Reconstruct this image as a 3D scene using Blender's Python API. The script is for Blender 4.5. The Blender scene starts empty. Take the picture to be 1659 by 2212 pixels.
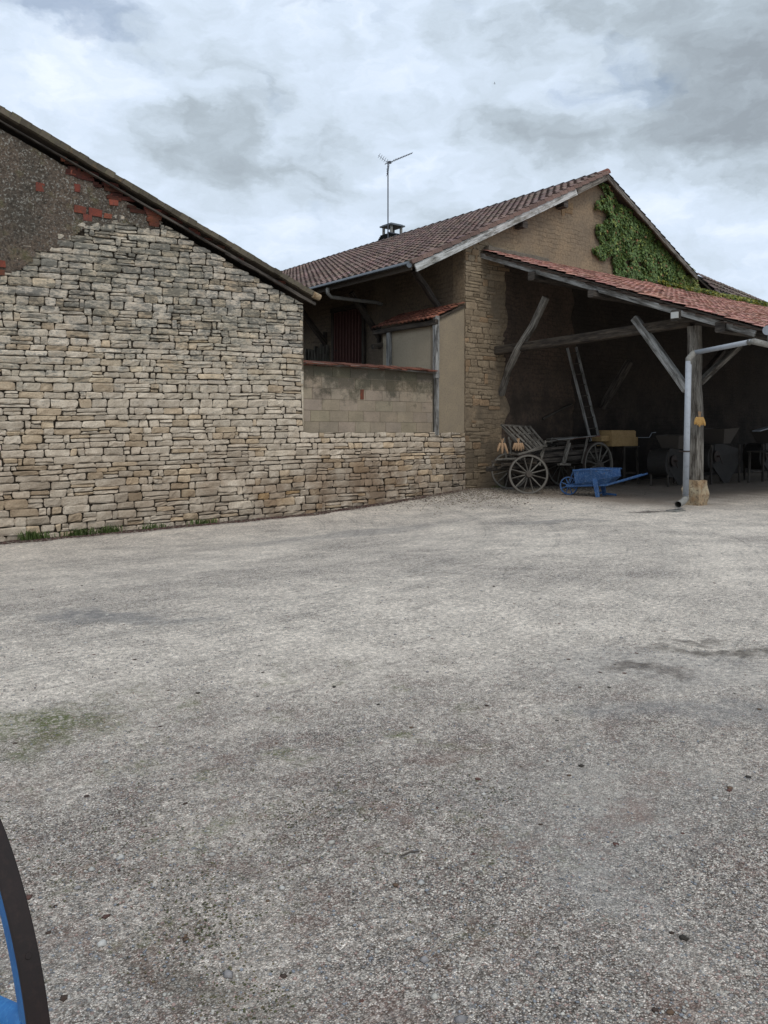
import bpy, math, random
import numpy as np
from mathutils import Vector, Matrix, noise as mnoise
random.seed(7)
R = random.Random(11)
sc = bpy.context.scene
COL = bpy.data.collections.new("yard"); sc.collection.children.link(COL)

# ------------------------------------------------------------------ frame of reference
# x runs along the stone wall and the barn gable, y goes away behind them, z is up; the barn corner is the origin
CAM = Vector((-14.8, -15.4, 1.6)); RT = Vector((.788, -.616, 0)); FW = Vector((.616, .788, 0))
def P(u, v, x=None, y=None, z=None):
    d = FW + RT*((u-829)/1700) + Vector((0, 0, (932-v)/1700))
    if x is not None: t = (x-CAM.x)/d.x
    elif y is not None: t = (y-CAM.y)/d.y
    else: t = (z-CAM.z)/d.z
    return CAM + d*t
def sm(a, b, x):
    t = min(1, max(0, (x-a)/(b-a))); return t*t*(3-2*t)
def ground_h(x, y):
    if x < -5.14: A = -.29 - .09*min(1.6, (-5.14-x)/6.36)
    elif x < 0: A = -.29*(x/-5.14)
    else: A = 0
    w = sm(-10, -1, y)
    h = A*w
    h += .07*math.exp(-((x+.2)/1.8)**2-((y+.5)/.7)**2)          # gravel heaped against the barn corner
    h += .012*mnoise.noise((x*.5, y*.5, 3.1)) + .006*mnoise.noise((x*2, y*2, 1.1))
    return h

# ------------------------------------------------------------------ mesh builder
class MB:
    def __init__(s): s.v=[]; s.f=[]; s.c=[]; s.uv=[]; s.use_c=False; s.use_uv=False
    def face(s, idx, col=None, uv=None):
        s.f.append(idx); s.c.append(col or (1,1,1)); s.uv.append(uv)
        if col: s.use_c=True
        if uv: s.use_uv=True
    def quad(s, a, b, c, d, col=None, uv=None):
        n=len(s.v); s.v += [tuple(a),tuple(b),tuple(c),tuple(d)]; s.face((n,n+1,n+2,n+3), col, uv)
    def box(s, p0, p1, col=None, M=None):
        n=len(s.v)
        for z in (p0[2],p1[2]):
            for x,y in ((p0[0],p0[1]),(p1[0],p0[1]),(p1[0],p1[1]),(p0[0],p1[1])):
                q=Vector((x,y,z)); s.v.append(tuple(M@q if M else q))
        for q in ((0,3,2,1),(4,5,6,7),(0,1,5,4),(1,2,6,5),(2,3,7,6),(3,0,4,7)): s.face(tuple(n+i for i in q), col)
        return s
    def timber(s, pts, w, h, up=(0,0,1), jit=.0, cham=.12, seg=None, col=None, taper=1.0):
        """rectangular chamfered section swept along a polyline; uv.x runs along the grain"""
        pts=[Vector(p) for p in pts]
        if seg and len(pts)==2: pts=[pts[0].lerp(pts[1], i/seg) for i in range(seg+1)]
        L=0; base=len(s.v); n=len(pts); sec=8; up=Vector(up); off=R.random()*50; Ls=[]
        cw=min(w,h)*cham
        prof=[(-w/2+cw,-h/2),(w/2-cw,-h/2),(w/2,-h/2+cw),(w/2,h/2-cw),(w/2-cw,h/2),(-w/2+cw,h/2),(-w/2,h/2-cw),(-w/2,-h/2+cw)]
        for i,p in enumerate(pts):
            t=(pts[min(i+1,n-1)]-pts[max(i-1,0)]).normalized()
            a=t.cross(up)
            if a.length<1e-3: a=t.cross(Vector((0,1,0)))
            a.normalize(); b=a.cross(t).normalized()
            if i: L+=(p-pts[i-1]).length
            Ls.append(L); k=1+(taper-1)*i/max(1,n-1)
            j1=R.uniform(-jit,jit); j2=R.uniform(-jit,jit)
            for (x,y) in prof:
                q=p+a*(x*k+j1+R.uniform(-jit,jit)*.5)+b*(y*k+j2+R.uniform(-jit,jit)*.5); s.v.append(tuple(q))
        per=[0]
        for k in range(sec):
            x0,y0=prof[k]; x1,y1=prof[(k+1)%sec]; per.append(per[-1]+math.hypot(x1-x0,y1-y0))
        for i in range(n-1):
            for k in range(sec):
                a=base+i*sec+k; b=base+i*sec+(k+1)%sec
                u0,u1=Ls[i]+off,Ls[i+1]+off
                s.face((a,b,b+sec,a+sec), col, ((u0,per[k]+off),(u0,per[k+1]+off),(u1,per[k+1]+off),(u1,per[k]+off)))
        e=[(off+q[0],off+q[1]) for q in prof]
        s.face(tuple(base+k for k in reversed(range(sec))), col, tuple(reversed(e)))
        s.face(tuple(base+(n-1)*sec+k for k in range(sec)), col, tuple(e))
        return s
    def tube(s, pts, r, n=12, col=None, cap=True, half=False, rs=None):
        pts=[Vector(p) for p in pts]; base=len(s.v); m=len(pts)
        t0=(pts[1]-pts[0]).normalized(); a=t0.cross(Vector((0,0,1)))
        if a.length<1e-3: a=t0.cross(Vector((0,1,0)))
        a.normalize()
        for i,p in enumerate(pts):
            t=(pts[min(i+1,m-1)]-pts[max(i-1,0)]).normalized()
            a=(a-t*a.dot(t)).normalized(); b=t.cross(a)
            rr=rs[i] if rs else r
            for k in range(n):
                th=2*math.pi*k/n if not half else math.pi+math.pi*k/(n-1)
                s.v.append(tuple(p+a*rr*math.cos(th)+b*rr*math.sin(th)))
        for i in range(m-1):
            for k in range(n if not half else n-1):
                a0=base+i*n+k; b0=base+i*n+(k+1)%n; s.face((a0,b0,b0+n,a0+n), col)
        if cap:
            s.face(tuple(base+k for k in reversed(range(n))), col); s.face(tuple(base+(m-1)*n+k for k in range(n)), col)
        return s
    def lathe(s, prof, c, axis, n=24, col=None, closed=False):
        axis=Vector(axis).normalized(); a=axis.cross(Vector((0,0,1)))
        if a.length<1e-3: a=Vector((1,0,0))
        a.normalize(); b=axis.cross(a); base=len(s.v); m=len(prof); c=Vector(c)
        for (r,h) in prof:
            for k in range(n):
                th=2*math.pi*k/n; s.v.append(tuple(c+axis*h+(a*math.cos(th)+b*math.sin(th))*r))
        for i in range(m if closed else m-1):
            i2=(i+1)%m
            for k in range(n):
                s.face((base+i*n+k, base+i*n+(k+1)%n, base+i2*n+(k+1)%n, base+i2*n+k), col)
        if not closed:
            s.face(tuple(base+k for k in reversed(range(n))), col); s.face(tuple(base+(m-1)*n+k for k in range(n)), col)
        return s
    def poly(s, pts, thick, col=None):
        """flat polygon with a thickness vector"""
        n=len(s.v); m=len(pts); t=Vector(thick)
        s.v += [tuple(p) for p in pts] + [tuple(Vector(p)+t) for p in pts]
        s.face(tuple(n+i for i in range(m)), col); s.face(tuple(n+m+i for i in reversed(range(m))), col)
        for i in range(m): s.face((n+(i+1)%m, n+i, n+m+i, n+m+(i+1)%m), col)
        return s
    def build(s, name, mat, parent=None, origin=None, smooth=False):
        if parent:
            r=parent
            while r.parent: r=r.parent
            L=Vector(r.location)
        else: L=Vector(origin or (0,0,0))
        me=bpy.data.meshes.new(name)
        me.from_pydata([(v[0]-L.x, v[1]-L.y, v[2]-L.z) for v in s.v], [], s.f)
        if s.use_c:
            ca=me.color_attributes.new("Col",'FLOAT_COLOR','CORNER')
            arr=[]
            for f,c in zip(s.f,s.c): arr += [c[0],c[1],c[2],1.0]*len(f)
            ca.data.foreach_set("color", arr)
        if s.use_uv:
            ul=me.uv_layers.new(name="UVMap"); arr=[]
            for f,u in zip(s.f,s.uv):
                for k in range(len(f)): arr += list(u[k]) if u else [0,0]
            ul.data.foreach_set("uv", arr)
        if smooth: me.polygons.foreach_set("use_smooth",[True]*len(me.polygons))
        me.materials.append(mat); me.update()
        o=bpy.data.objects.new(name, me); COL.objects.link(o)
        if parent: o.parent=parent
        else: o.location=L
        return o
def thing(name, loc, label, cat, group=None):
    o=bpy.data.objects.new(name,None); o.location=loc; o.empty_display_size=.2; COL.objects.link(o)
    o["label"]=label; o["category"]=cat
    if group: o["group"]=group
    return o
def tag(o, label=None, cat=None, group=None, kind=None):
    if label: o["label"]=label
    if cat: o["category"]=cat
    if group: o["group"]=group
    if kind: o["kind"]=kind
    return o

# ------------------------------------------------------------------ materials
class NT:
    def __init__(s, m):
        m.use_nodes=True; s.t=m.node_tree; s.t.nodes.clear(); s.n=s.t.nodes; s.l=s.t.links
    def add(s, typ, **kw):
        n=s.n.new(typ)
        for k,v in kw.items():
            if k=='ins':
                for a,b in v.items():
                    if isinstance(b, bpy.types.NodeSocket): s.l.new(b, n.inputs[a])
                    else: n.inputs[a].default_value=b
            else: setattr(n,k,v)
        return n
    def noise(s, vec, scale, detail=4, rough=.6, dist=0):
        return s.add('ShaderNodeTexNoise', ins={'Vector':vec,'Scale':scale,'Detail':detail,'Roughness':rough,'Distortion':dist}).outputs['Fac']
    def mp(s, fac, a, b, c=0, d=1, smooth=False):
        n=s.add('ShaderNodeMapRange', ins={'Value':fac,'From Min':a,'From Max':b,'To Min':c,'To Max':d})
        if smooth: n.interpolation_type='SMOOTHSTEP'
        return n.outputs[0]
    def mix(s, fac, a, b, mode='MIX'):
        n=s.add('ShaderNodeMix', data_type='RGBA', blend_type=mode)
        for i,v in ((0,fac),(6,a),(7,b)):
            if isinstance(v, bpy.types.NodeSocket): s.l.new(v,n.inputs[i])
            elif i==0: n.inputs[0].default_value=v
            else: n.inputs[i].default_value=(v[0],v[1],v[2],1)
        return n.outputs[2]
    def math(s, op, a, b=0, c=0):
        n=s.add('ShaderNodeMath', operation=op)
        for i,v in enumerate((a,b,c)):
            if isinstance(v, bpy.types.NodeSocket): s.l.new(v,n.inputs[i])
            else: n.inputs[i].default_value=v
        return n.outputs[0]
    def bump(s, h, strength, dist=.02, normal=None):
        n=s.add('ShaderNodeBump', ins={'Height':h,'Strength':strength,'Distance':dist})
        if normal: s.l.new(normal,n.inputs['Normal'])
        return n.outputs[0]
    def out(s, col, rough=.9, normal=None, metal=0, spec=.3):
        b=s.add('ShaderNodeBsdfPrincipled')
        for k,v in (('Base Color',col),('Roughness',rough),('Metallic',metal),('Specular IOR Level',spec)):
            if isinstance(v, bpy.types.NodeSocket): s.l.new(v,b.inputs[k])
            elif k=='Base Color': b.inputs[k].default_value=(v[0],v[1],v[2],1)
            else: b.inputs[k].default_value=v
        if normal: s.l.new(normal,b.inputs['Normal'])
        o=s.add('ShaderNodeOutputMaterial'); s.l.new(b.outputs[0],o.inputs[0])
def obj_vec(t): return t.add('ShaderNodeTexCoord').outputs['Object']
def pos_vec(t): return t.add('ShaderNodeNewGeometry').outputs['Position']
def surf(name, c1, c2, scale=6, speck=40, c3=None, rough=.9, bump=.4, bdist=.01, metal=0, attr=False, stain=None, spec=.25):
    """weathered surface: two broad tones, a third speckled one, relief"""
    m=bpy.data.materials.new(name); t=NT(m); v=pos_vec(t)
    n1=t.noise(v,scale,6,.65); col=t.mix(t.mp(n1,.35,.65), c1, c2)
    n2=t.noise(v,speck,4,.7)
    col=t.mix(t.mp(n2,.5,.68), col, c3 or tuple(x*.5 for x in c1))
    if stain:
        n3=t.noise(v,stain[1],5,.7); col=t.mix(t.mp(n3,stain[2],stain[2]+.12), col, stain[0])
    if attr:
        a=t.add('ShaderNodeVertexColor', layer_name='Col').outputs[0]; col=t.mix(1.0,col,a,'MULTIPLY')
    h=t.math('ADD', n1, t.math('MULTIPLY', n2, .6))
    t.out(col, rough, t.bump(h,bump,bdist), metal, spec); return m
def wood(name, c1, c2, c3, scale=1.0, rough=.85, bump=.6, attr=False):
    m=bpy.data.materials.new(name); t=NT(m)
    uv=t.add('ShaderNodeUVMap').outputs[0]
    mp=t.add('ShaderNodeMapping', ins={'Vector':uv,'Scale':(1.6*scale,38*scale,1)}).outputs[0]
    n1=t.noise(mp,1.0,6,.7,.4)
    mp2=t.add('ShaderNodeMapping', ins={'Vector':uv,'Scale':(1.5,7,1)}).outputs[0]
    n2=t.noise(mp2,1.0,5,.7)
    col=t.mix(t.mp(n1,.42,.58), tuple(x*1.25 for x in c1), c2); col=t.mix(t.mp(n2,.46,.62), col, tuple(x*.75 for x in c3))
    mp3=t.add('ShaderNodeMapping', ins={'Vector':uv,'Scale':(1.1,16*scale,1)}).outputs[0]
    n3=t.noise(mp3,1.0,4,.75,.8); crack=t.mp(n3,.36,.42,.9,0); col=t.mix(crack, col, tuple(x*.16 for x in c1))
    if attr:
        a=t.add('ShaderNodeVertexColor', layer_name='Col').outputs[0]; col=t.mix(1.0,col,a,'MULTIPLY')
    t.out(col, rough, t.bump(t.math('ADD',n1,n3),bump,.02)); return m
M={}
def stone_mat():
    m=bpy.data.materials.new('limestone'); t=NT(m); v=pos_vec(t)
    n1=t.noise(v,4,5,.65); n2=t.noise(v,30,5,.75)
    col=t.mix(t.mp(n1,.38,.62),(.66,.575,.465),(.52,.44,.345))
    col=t.mix(t.mp(n2,.5,.72,0,.75),col,(.27,.215,.155))
    # black weathering crust: grows with height above the splash zone, in broken horizontal streaks
    st=t.add('ShaderNodeVectorMath',operation='MULTIPLY',ins={0:v,1:(1.0,1.0,2.6)}).outputs[0]
    n3=t.noise(st,1.9,7,.72); n4=t.noise(st,11,5,.75)
    z=t.add('ShaderNodeSeparateXYZ',ins={0:v}).outputs[2]
    f=t.math('ADD',t.math('ADD',t.math('MULTIPLY',n3,.62),t.math('MULTIPLY',n4,.5)),t.mp(z,1.0,4.2,-.13,.05))
    col=t.mix(t.mp(f,.575,.645,0,.88),col,(.06,.06,.055))
    col=t.mix(t.math('MULTIPLY',t.mp(f,.52,.58,0,.35),t.mp(z,1.2,2.5)),col,(.42,.405,.36))
    n5=t.noise(v,.8,5,.65); xs_=t.add('ShaderNodeSeparateXYZ',ins={0:v}).outputs[0]
    wsh=t.math('MULTIPLY',t.math('MULTIPLY',t.mp(n5,.36,.56),t.mp(z,1.7,.5)),t.mp(xs_,-12,-3.5,.35,.9))
    col=t.mix(wsh,col,(.255,.18,.12))
    a=t.add('ShaderNodeVertexColor',layer_name='Col').outputs[0]; col=t.mix(1.0,col,a,'MULTIPLY')
    t.out(col,.95,t.bump(t.math('ADD',n1,t.math('MULTIPLY',n2,.8)),1.0,.028),0,.2); return m
M['stone']=stone_mat()
M['tanstone']=surf('tan_stone',(.52,.425,.315),(.40,.32,.235),3.5,24,(.27,.21,.155),bump=.7,bdist=.02,attr=True)
M['mortar']=surf('dark_joint_earth', (.06,.046,.033),(.035,.028,.02), 8, 50, (.09,.07,.05), bump=.5)  # dark brown earth mortar set behind the stones
def plaster_mat():
    m=bpy.data.materials.new('lichened_plaster'); t=NT(m); v=pos_vec(t)
    n1=t.noise(v,1.3,5,.6); n2=t.noise(v,19,6,.8); n3=t.noise(v,2.6,4,.6)
    col=t.mix(t.mp(n1,.38,.62),(.11,.092,.072),(.19,.14,.105))
    col=t.mix(t.mp(n2,.40,.56,.15,.85),(.028,.025,.021),col)
    # pale lichen rings, thicker high up
    z=t.add('ShaderNodeSeparateXYZ',ins={0:v}).outputs[2]
    up=t.mp(z,4.2,6.0,.0,1)
    n4=t.noise(v,26,4,.7)
    col=t.mix(t.math('MULTIPLY',t.mp(n4,.55,.62),up),col,(.30,.29,.255))
    col=t.mix(t.mp(n3,.56,.72,0,.6),col,(.12,.12,.05))
    t.out(col,.95,t.bump(t.math('ADD',n2,t.math('MULTIPLY',n4,.6)),.9,.03)); return m
M['plaster']=plaster_mat()
M['brick']=surf('red_brick',(.33,.095,.05),(.20,.08,.055),9,40,(.10,.06,.045),bump=.5,attr=True)
def rubble_mat(name, c1, c2, c3, dark=1.0):
    """rendered rubble wall, the stones just showing through the thin render"""
    m=bpy.data.materials.new(name); t=NT(m); v=pos_vec(t)
    d=t.add('ShaderNodeTexNoise',ins={'Vector':v,'Scale':3.0,'Detail':3}).outputs['Color']
    vv=t.add('ShaderNodeVectorMath',operation='MULTIPLY_ADD',ins={0:d,1:(.22,.22,.16),2:v}).outputs[0]
    s=t.add('ShaderNodeSeparateXYZ',ins={0:vv})
    h=t.add('ShaderNodeCombineXYZ',ins={0:t.math('ADD',s.outputs[0],s.outputs[1]),1:s.outputs[2],2:0.0}).outputs[0]
    b=t.add('ShaderNodeTexBrick',ins={'Vector':h,'Color1':(1,1,1,1),'Color2':(.6,.6,.6,1),'Mortar':(0,0,0,1),'Scale':1.0,'Mortar Size':.022,'Mortar Smooth':.6,'Brick Width':.36,'Row Height':.135})
    b.offset=.43
    n1=t.noise(v,1.1,5,.6); n2=t.noise(v,14,6,.7); n3=t.noise(v,.7,4,.65)
    col=t.mix(t.mp(n1,.38,.62),c1,c2)
    col=t.mix(t.mp(n2,.45,.7),col,c3)
    z_=t.add('ShaderNodeSeparateXYZ',ins={0:v}).outputs[2]; col=t.mix(t.math('MULTIPLY',t.mp(t.math('ADD',n1,t.mp(z_,3.4,.8,-.15,.25)),.5,.68),.7),col,tuple(x*.42 for x in c2))  # darker low down: dirt stain plus roof shade put into the colour
    show=t.mp(n3,.42,.58)
    col=t.mix(t.math('MULTIPLY',t.math('SUBTRACT',1.0,b.outputs['Color']),t.math('MULTIPLY',show,.35)),col,tuple(x*.35 for x in c3))
    hh=t.math('ADD',t.math('MULTIPLY',b.outputs['Color'],t.mp(show,0,1,.05,.6)),t.math('MULTIPLY',n2,.5))
    t.out(col,.95,t.bump(hh,.7,.03)); return m
M['render']=rubble_mat('rendered_rubble',(.30,.225,.145),(.215,.17,.12),(.14,.108,.075))
M['inner']=rubble_mat('shade_brown_rubble',(.115,.08,.06),(.075,.056,.043),(.045,.035,.028))  # wall tone darkened to carry the shade inside the shed
M['shade_rubble']=rubble_mat('shade_black_rubble',(.050,.038,.030),(.034,.028,.023),(.022,.018,.015))  # near-black copy: the shed's deep shade put into the colour
M['beige']=surf('beige_render',(.30,.245,.17),(.25,.205,.15),2.5,25,(.20,.165,.12),bump=.5,bdist=.012)
M['beige2']=surf('pale_beige_render',(.38,.32,.235),(.33,.28,.205),1.6,18,(.30,.25,.185),bump=.25,bdist=.01)
def block_mat():
    m=bpy.data.materials.new('concrete_block'); t=NT(m); v=pos_vec(t)
    n1=t.noise(v,2.2,5,.65); n2=t.noise(v,30,5,.75); n3=t.noise(v,1.7,6,.75); n5=t.noise(v,120,2,.6)
    col=t.mix(t.mp(n1,.38,.62),(.345,.29,.22),(.27,.23,.175)); col=t.mix(t.mp(n2,.5,.72,0,.7),col,(.17,.14,.105))
    z=t.add('ShaderNodeSeparateXYZ',ins={0:v}).outputs[2]
    f=t.math('ADD',n3,t.mp(z,2.0,3.1,-.15,.21))
    col=t.mix(t.math('MULTIPLY',t.mp(f,.48,.62),t.mp(n5,.3,.6,.5,1)),col,(.075,.07,.05))
    a=t.add('ShaderNodeVertexColor',layer_name='Col').outputs[0]; col=t.mix(1.0,col,a,'MULTIPLY')
    t.out(col,.95,t.bump(t.math('ADD',n2,n5),.6,.012)); return m
M['block']=block_mat()
M['tile_barn']=surf('brown_tile',(.195,.14,.12),(.14,.105,.093),1.2,22,(.085,.07,.062),bump=.3,attr=True,rough=.8)
M['tile_red']=surf('red_tile',(.44,.225,.175),(.33,.17,.135),2.2,14,(.20,.125,.105),bump=.3,attr=True,rough=.85)
M['tile_rust']=surf('rusty_tile',(.27,.10,.06),(.15,.06,.042),4,26,(.08,.042,.032),bump=.4,attr=True)
M['tile_moss']=surf('mossy_tile',(.12,.10,.08),(.075,.064,.052),3,24,(.13,.12,.075),bump=.6,bdist=.02,attr=True,stain=((.17,.115,.07),4,.58))
M['tile_dark']=surf('dark_tile',(.17,.13,.11),(.12,.095,.082),3,24,(.08,.065,.055),bump=.4,attr=True)
M['oldwood']=wood('weathered_oak',(.21,.195,.17),(.105,.093,.08),(.07,.058,.046))
M['darkwood']=wood('dark_oak',(.075,.06,.046),(.045,.036,.028),(.03,.024,.02))
M['midwood']=wood('brown_oak',(.085,.073,.062),(.045,.038,.032),(.028,.023,.02))
M['greywood']=wood('silver_grey_board',(.30,.30,.29),(.20,.195,.185),(.12,.112,.10))
M['bargewhite']=wood('pale_painted_board',(.50,.51,.50),(.42,.42,.41),(.24,.23,.20),bump=.3)
M['door']=surf('oxblood_board',(.13,.062,.052),(.11,.052,.044),2,25,(.08,.042,.036),bump=.2)
M['bluewood']=surf('faded_blue_paint',(.045,.115,.27),(.028,.07,.18),4,26,(.12,.20,.34),rough=.8,bump=.4,stain=((.13,.12,.11),14,.60))
M['blue']=surf('bright_blue_paint',(.028,.16,.41),(.02,.11,.31),9,70,(.045,.19,.42),rough=.55,bump=.35,bdist=.003,spec=.35,stain=((.03,.03,.035),45,.62))
M['tyre']=surf('brown_black_iron',(.019,.012,.011),(.014,.010,.009),9,60,(.024,.015,.013),rough=.6,bump=.3,bdist=.003)
M['iron']=surf('rusty_iron',(.05,.04,.036),(.035,.028,.025),9,50,(.08,.045,.03),rough=.7,bump=.3,bdist=.004)
M['zinc']=surf('dull_zinc',(.17,.19,.21),(.13,.145,.165),5,30,(.10,.11,.12),rough=.55,bump=.15,metal=.3)
M['pvc']=surf('grey_plastic_pipe',(.36,.39,.43),(.31,.335,.37),2,12,(.26,.28,.31),rough=.6,bump=.08)
M['pvcold']=surf('dirty_plastic_elbow',(.26,.255,.235),(.20,.195,.18),8,30,(.14,.13,.11),rough=.7,bump=.1)
M['pad']=surf('yellow_stone_pad',(.42,.36,.25),(.27,.165,.085),4,20,(.13,.09,.06),bump=.9,bdist=.03)
M['corn']=surf('dry_maize',(.62,.40,.15),(.50,.28,.09),30,150,(.33,.17,.06),bump=.6,bdist=.005)
M['cornpale']=surf('pale_maize_husk',(.40,.27,.17),(.33,.21,.12),30,100,(.24,.14,.08),bump=.5,bdist=.005)
M['yellow']=surf('faded_yellow_paint',(.42,.29,.135),(.33,.22,.10),6,40,(.17,.11,.06),rough=.75,bump=.2)
M['canvas']=surf('dusty_sheet_metal',(.034,.031,.029),(.024,.022,.02),4,30,(.045,.038,.033),rough=.7,bump=.3)
M['mast']=surf('galvanised_mast',(.10,.11,.13),(.08,.085,.10),8,40,(.06,.06,.07),rough=.5,bump=.1,metal=.4)
M['rag']=surf('reddish_planks',(.23,.10,.075),(.16,.08,.06),7,40,(.10,.06,.05),bump=.4)
def leaf_mat(name, spec=.35):
    m=bpy.data.materials.new(name); t=NT(m)
    a=t.add('ShaderNodeVertexColor', layer_name='Col').outputs[0]
    n=t.noise(pos_vec(t),30,3); col=t.mix(t.mp(n,.3,.7,0,.35),a,(.02,.03,.01))
    b=t.add('ShaderNodeBsdfPrincipled',ins={'Base Color':col,'Roughness':.5,'Specular IOR Level':spec})
    tr=t.add('ShaderNodeBsdfTranslucent',ins={'Color':col})
    mx=t.add('ShaderNodeMixShader',ins={0:.25,1:b.outputs[0],2:tr.outputs[0]})
    o=t.add('ShaderNodeOutputMaterial'); t.l.new(mx.outputs[0],o.inputs[0]); return m
M['leaf']=leaf_mat('ivy_leaf')
M['grass']=leaf_mat('grass_blade',.2)
M['litter']=surf('dead_leaves',(.11,.04,.03),(.07,.035,.025),20,60,(.14,.08,.05),attr=True)

# ------------------------------------------------------------------ ground
def ground_mat():
    m=bpy.data.materials.new('gravel_yard'); t=NT(m); v=pos_vec(t)
    def blob(cx,cy,sx,sy,rot=0):
        mp=t.add('ShaderNodeMapping',vector_type='TEXTURE',ins={'Vector':wv,'Location':(cx,cy,0),'Rotation':(0,0,rot),'Scale':(sx,sy,1)}).outputs[0]
        s=t.add('ShaderNodeSeparateXYZ',ins={0:mp}); c=t.add('ShaderNodeCombineXYZ',ins={0:s.outputs[0],1:s.outputs[1],2:0.0}).outputs[0]
        L=t.add('ShaderNodeVectorMath',operation='LENGTH',ins={0:c}).outputs['Value']
        return t.mp(L,.25,1.0,1,0,True)
    wn=t.add('ShaderNodeTexNoise',ins={'Vector':v,'Scale':1.1,'Detail':5,'Roughness':.65}).outputs['Color']
    wv=t.add('ShaderNodeVectorMath',operation='MULTIPLY_ADD',ins={0:wn,1:(1.6,1.6,0),2:v}).outputs[0]
    wv=t.add('ShaderNodeVectorMath',operation='SUBTRACT',ins={0:wv,1:(.8,.8,0)}).outputs[0]
    vf=t.add('ShaderNodeTexVoronoi',ins={'Vector':v,'Scale':165.0,'Randomness':1.0})
    cell=t.add('ShaderNodeSeparateColor',ins={0:vf.outputs['Color']})
    vc=t.add('ShaderNodeTexVoronoi',ins={'Vector':v,'Scale':80.0,'Randomness':1.0})
    cell2=t.add('ShaderNodeSeparateColor',ins={0:vc.outputs['Color']})
    big=t.noise(v,.33,5,.62); mid=t.noise(v,1.7,5,.7); fine=t.noise(v,9,4,.7)
    # how loose and coarse the grit lies: 0 packed pale dust, 1 bare coarse gravel
    loose=t.math('ADD',t.mp(big,.40,.62,0,.6),t.mp(mid,.40,.64,0,.5))
    near=blob(-14.3,-14.0,6.2,4.6)
    loose=t.math('ADD',loose,t.math('MULTIPLY',near,.65)); loose=t.mp(loose,.05,1.15)
    # single stones, each with its own tone
    tone=t.add('ShaderNodeValToRGB',ins={0:cell.outputs[0]}).outputs[0]
    rp=t.n[-1].color_ramp; rp.elements[0].color=(.07,.066,.062,1); rp.elements[1].color=(.92,.89,.83,1)
    e=rp.elements.new(.3); e.color=(.24,.225,.21,1); e=rp.elements.new(.75); e.color=(.56,.535,.495,1)
    tone=t.mix(t.mp(cell.outputs[1],.86,.9,0,.55),tone,(.34,.21,.18))
    tone=t.mix(t.mp(cell.outputs[2],.88,.92,0,.5),tone,(.22,.25,.30))
    tone=t.mix(t.mp(cell2.outputs[0],.9,.92,0,.7),tone,(.55,.53,.48))
    gap=t.mp(vf.outputs['Distance'],.36,.66,0,.95)
    gap=t.math('MULTIPLY',gap,t.mp(cell2.outputs[2],.1,.8,.25,1))
    tone=t.mix(gap,tone,(.04,.034,.028))
    dust=t.mix(t.mp(fine,.3,.7),(.74,.695,.625),(.64,.60,.54))
    dust=t.mix(t.mp(cell.outputs[0],.0,.35,.5,0),dust,(.22,.21,.195))
    col=t.mix(t.mp(loose,0,1,.26,1.0),dust,tone)
    col=t.mix(t.math('MULTIPLY',near,.25),col,(.13,.105,.088))
    nm=t.noise(v,22,5,.8); nl=t.noise(t.add('ShaderNodeVectorMath',operation='MULTIPLY',ins={0:v,1:(1,1,1)}).outputs[0],5.5,5,.7)
    k_=t.math('MULTIPLY',t.mp(nm,.34,.66,.70,1.62),t.mp(nl,.3,.7,.95,1.22))
    kk_=t.add('ShaderNodeCombineXYZ',ins={0:k_,1:t.math('MULTIPLY',k_,.955),2:t.math('MULTIPLY',k_,.915)}).outputs[0]
    col=t.mix(1.0,col,kk_,'MULTIPLY')
    # streaks left by tyres sweeping round to the shed
    sp=t.add('ShaderNodeVectorMath',operation='SUBTRACT',ins={0:v,1:(-13.0,2.0,0)}).outputs[0]
    sL=t.add('ShaderNodeVectorMath',operation='LENGTH',ins={0:t.add('ShaderNodeVectorMath',operation='MULTIPLY',ins={0:sp,1:(1,1,0)}).outputs[0]}).outputs['Value']
    st=t.noise(t.add('ShaderNodeCombineXYZ',ins={0:t.math('MULTIPLY',sL,3.2),1:big,2:0.0}).outputs[0],1.0,5,.7)
    st2=t.noise(t.add('ShaderNodeCombineXYZ',ins={0:t.math('MULTIPLY',sL,14.0),1:t.math('MULTIPLY',mid,1.5),2:0.0}).outputs[0],1.0,3,.7)
    col=t.mix(t.math('MULTIPLY',t.mp(st2,.54,.66,0,.62),t.mp(mid,.42,.6)),col,(.17,.165,.155))
    col=t.mix(t.mp(st,.56,.68,0,.2),col,(.24,.23,.21)); col=t.mix(t.mp(st,.32,.42,.10,0),col,(.58,.55,.49))
    # damp, tarry and mossy stains
    def stain(u,vv,sx,sy,c,a,rot=0):
        nonlocal col
        p=P(u,vv,z=0); col=t.mix(t.math('MULTIPLY',blob(p.x,p.y,sx,sy,rot),t.math('MULTIPLY',t.mp(fine,.3,.6,.45,1),a)),col,c)
    RA=-.663
    stain(225,1318,.95,.32,(.15,.155,.165),.7,RA); stain(330,1332,.8,.22,(.19,.195,.20),.5,RA)
    stain(1440,1440,1.5,.7,(.20,.205,.21),.35,RA); stain(1600,1402,.8,.22,(.06,.05,.038),.75,RA); stain(1415,1450,.32,.16,(.07,.055,.045),.8,RA)
    stain(1480,1535,1.1,.35,(.19,.195,.20),.5,RA); stain(1500,1378,.35,.12,(.07,.06,.05),.7,RA)
    stain(1180,1118,1.6,.35,(.17,.17,.175),.6,RA); stain(1400,1103,.75,.22,(.07,.06,.05),.9,RA)
    stain(760,1125,3.6,.7,(.19,.19,.195),.5,0); stain(1400,1700,.9,.6,(.46,.44,.40),.25,RA); stain(1290,1830,.5,.7,(.45,.43,.40),.3,RA)
    stain(1330,1885,.35,.25,(.42,.405,.38),.3,RA)
    stain(400,2100,.35,.16,(.085,.07,.05),.55,RA)
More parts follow.
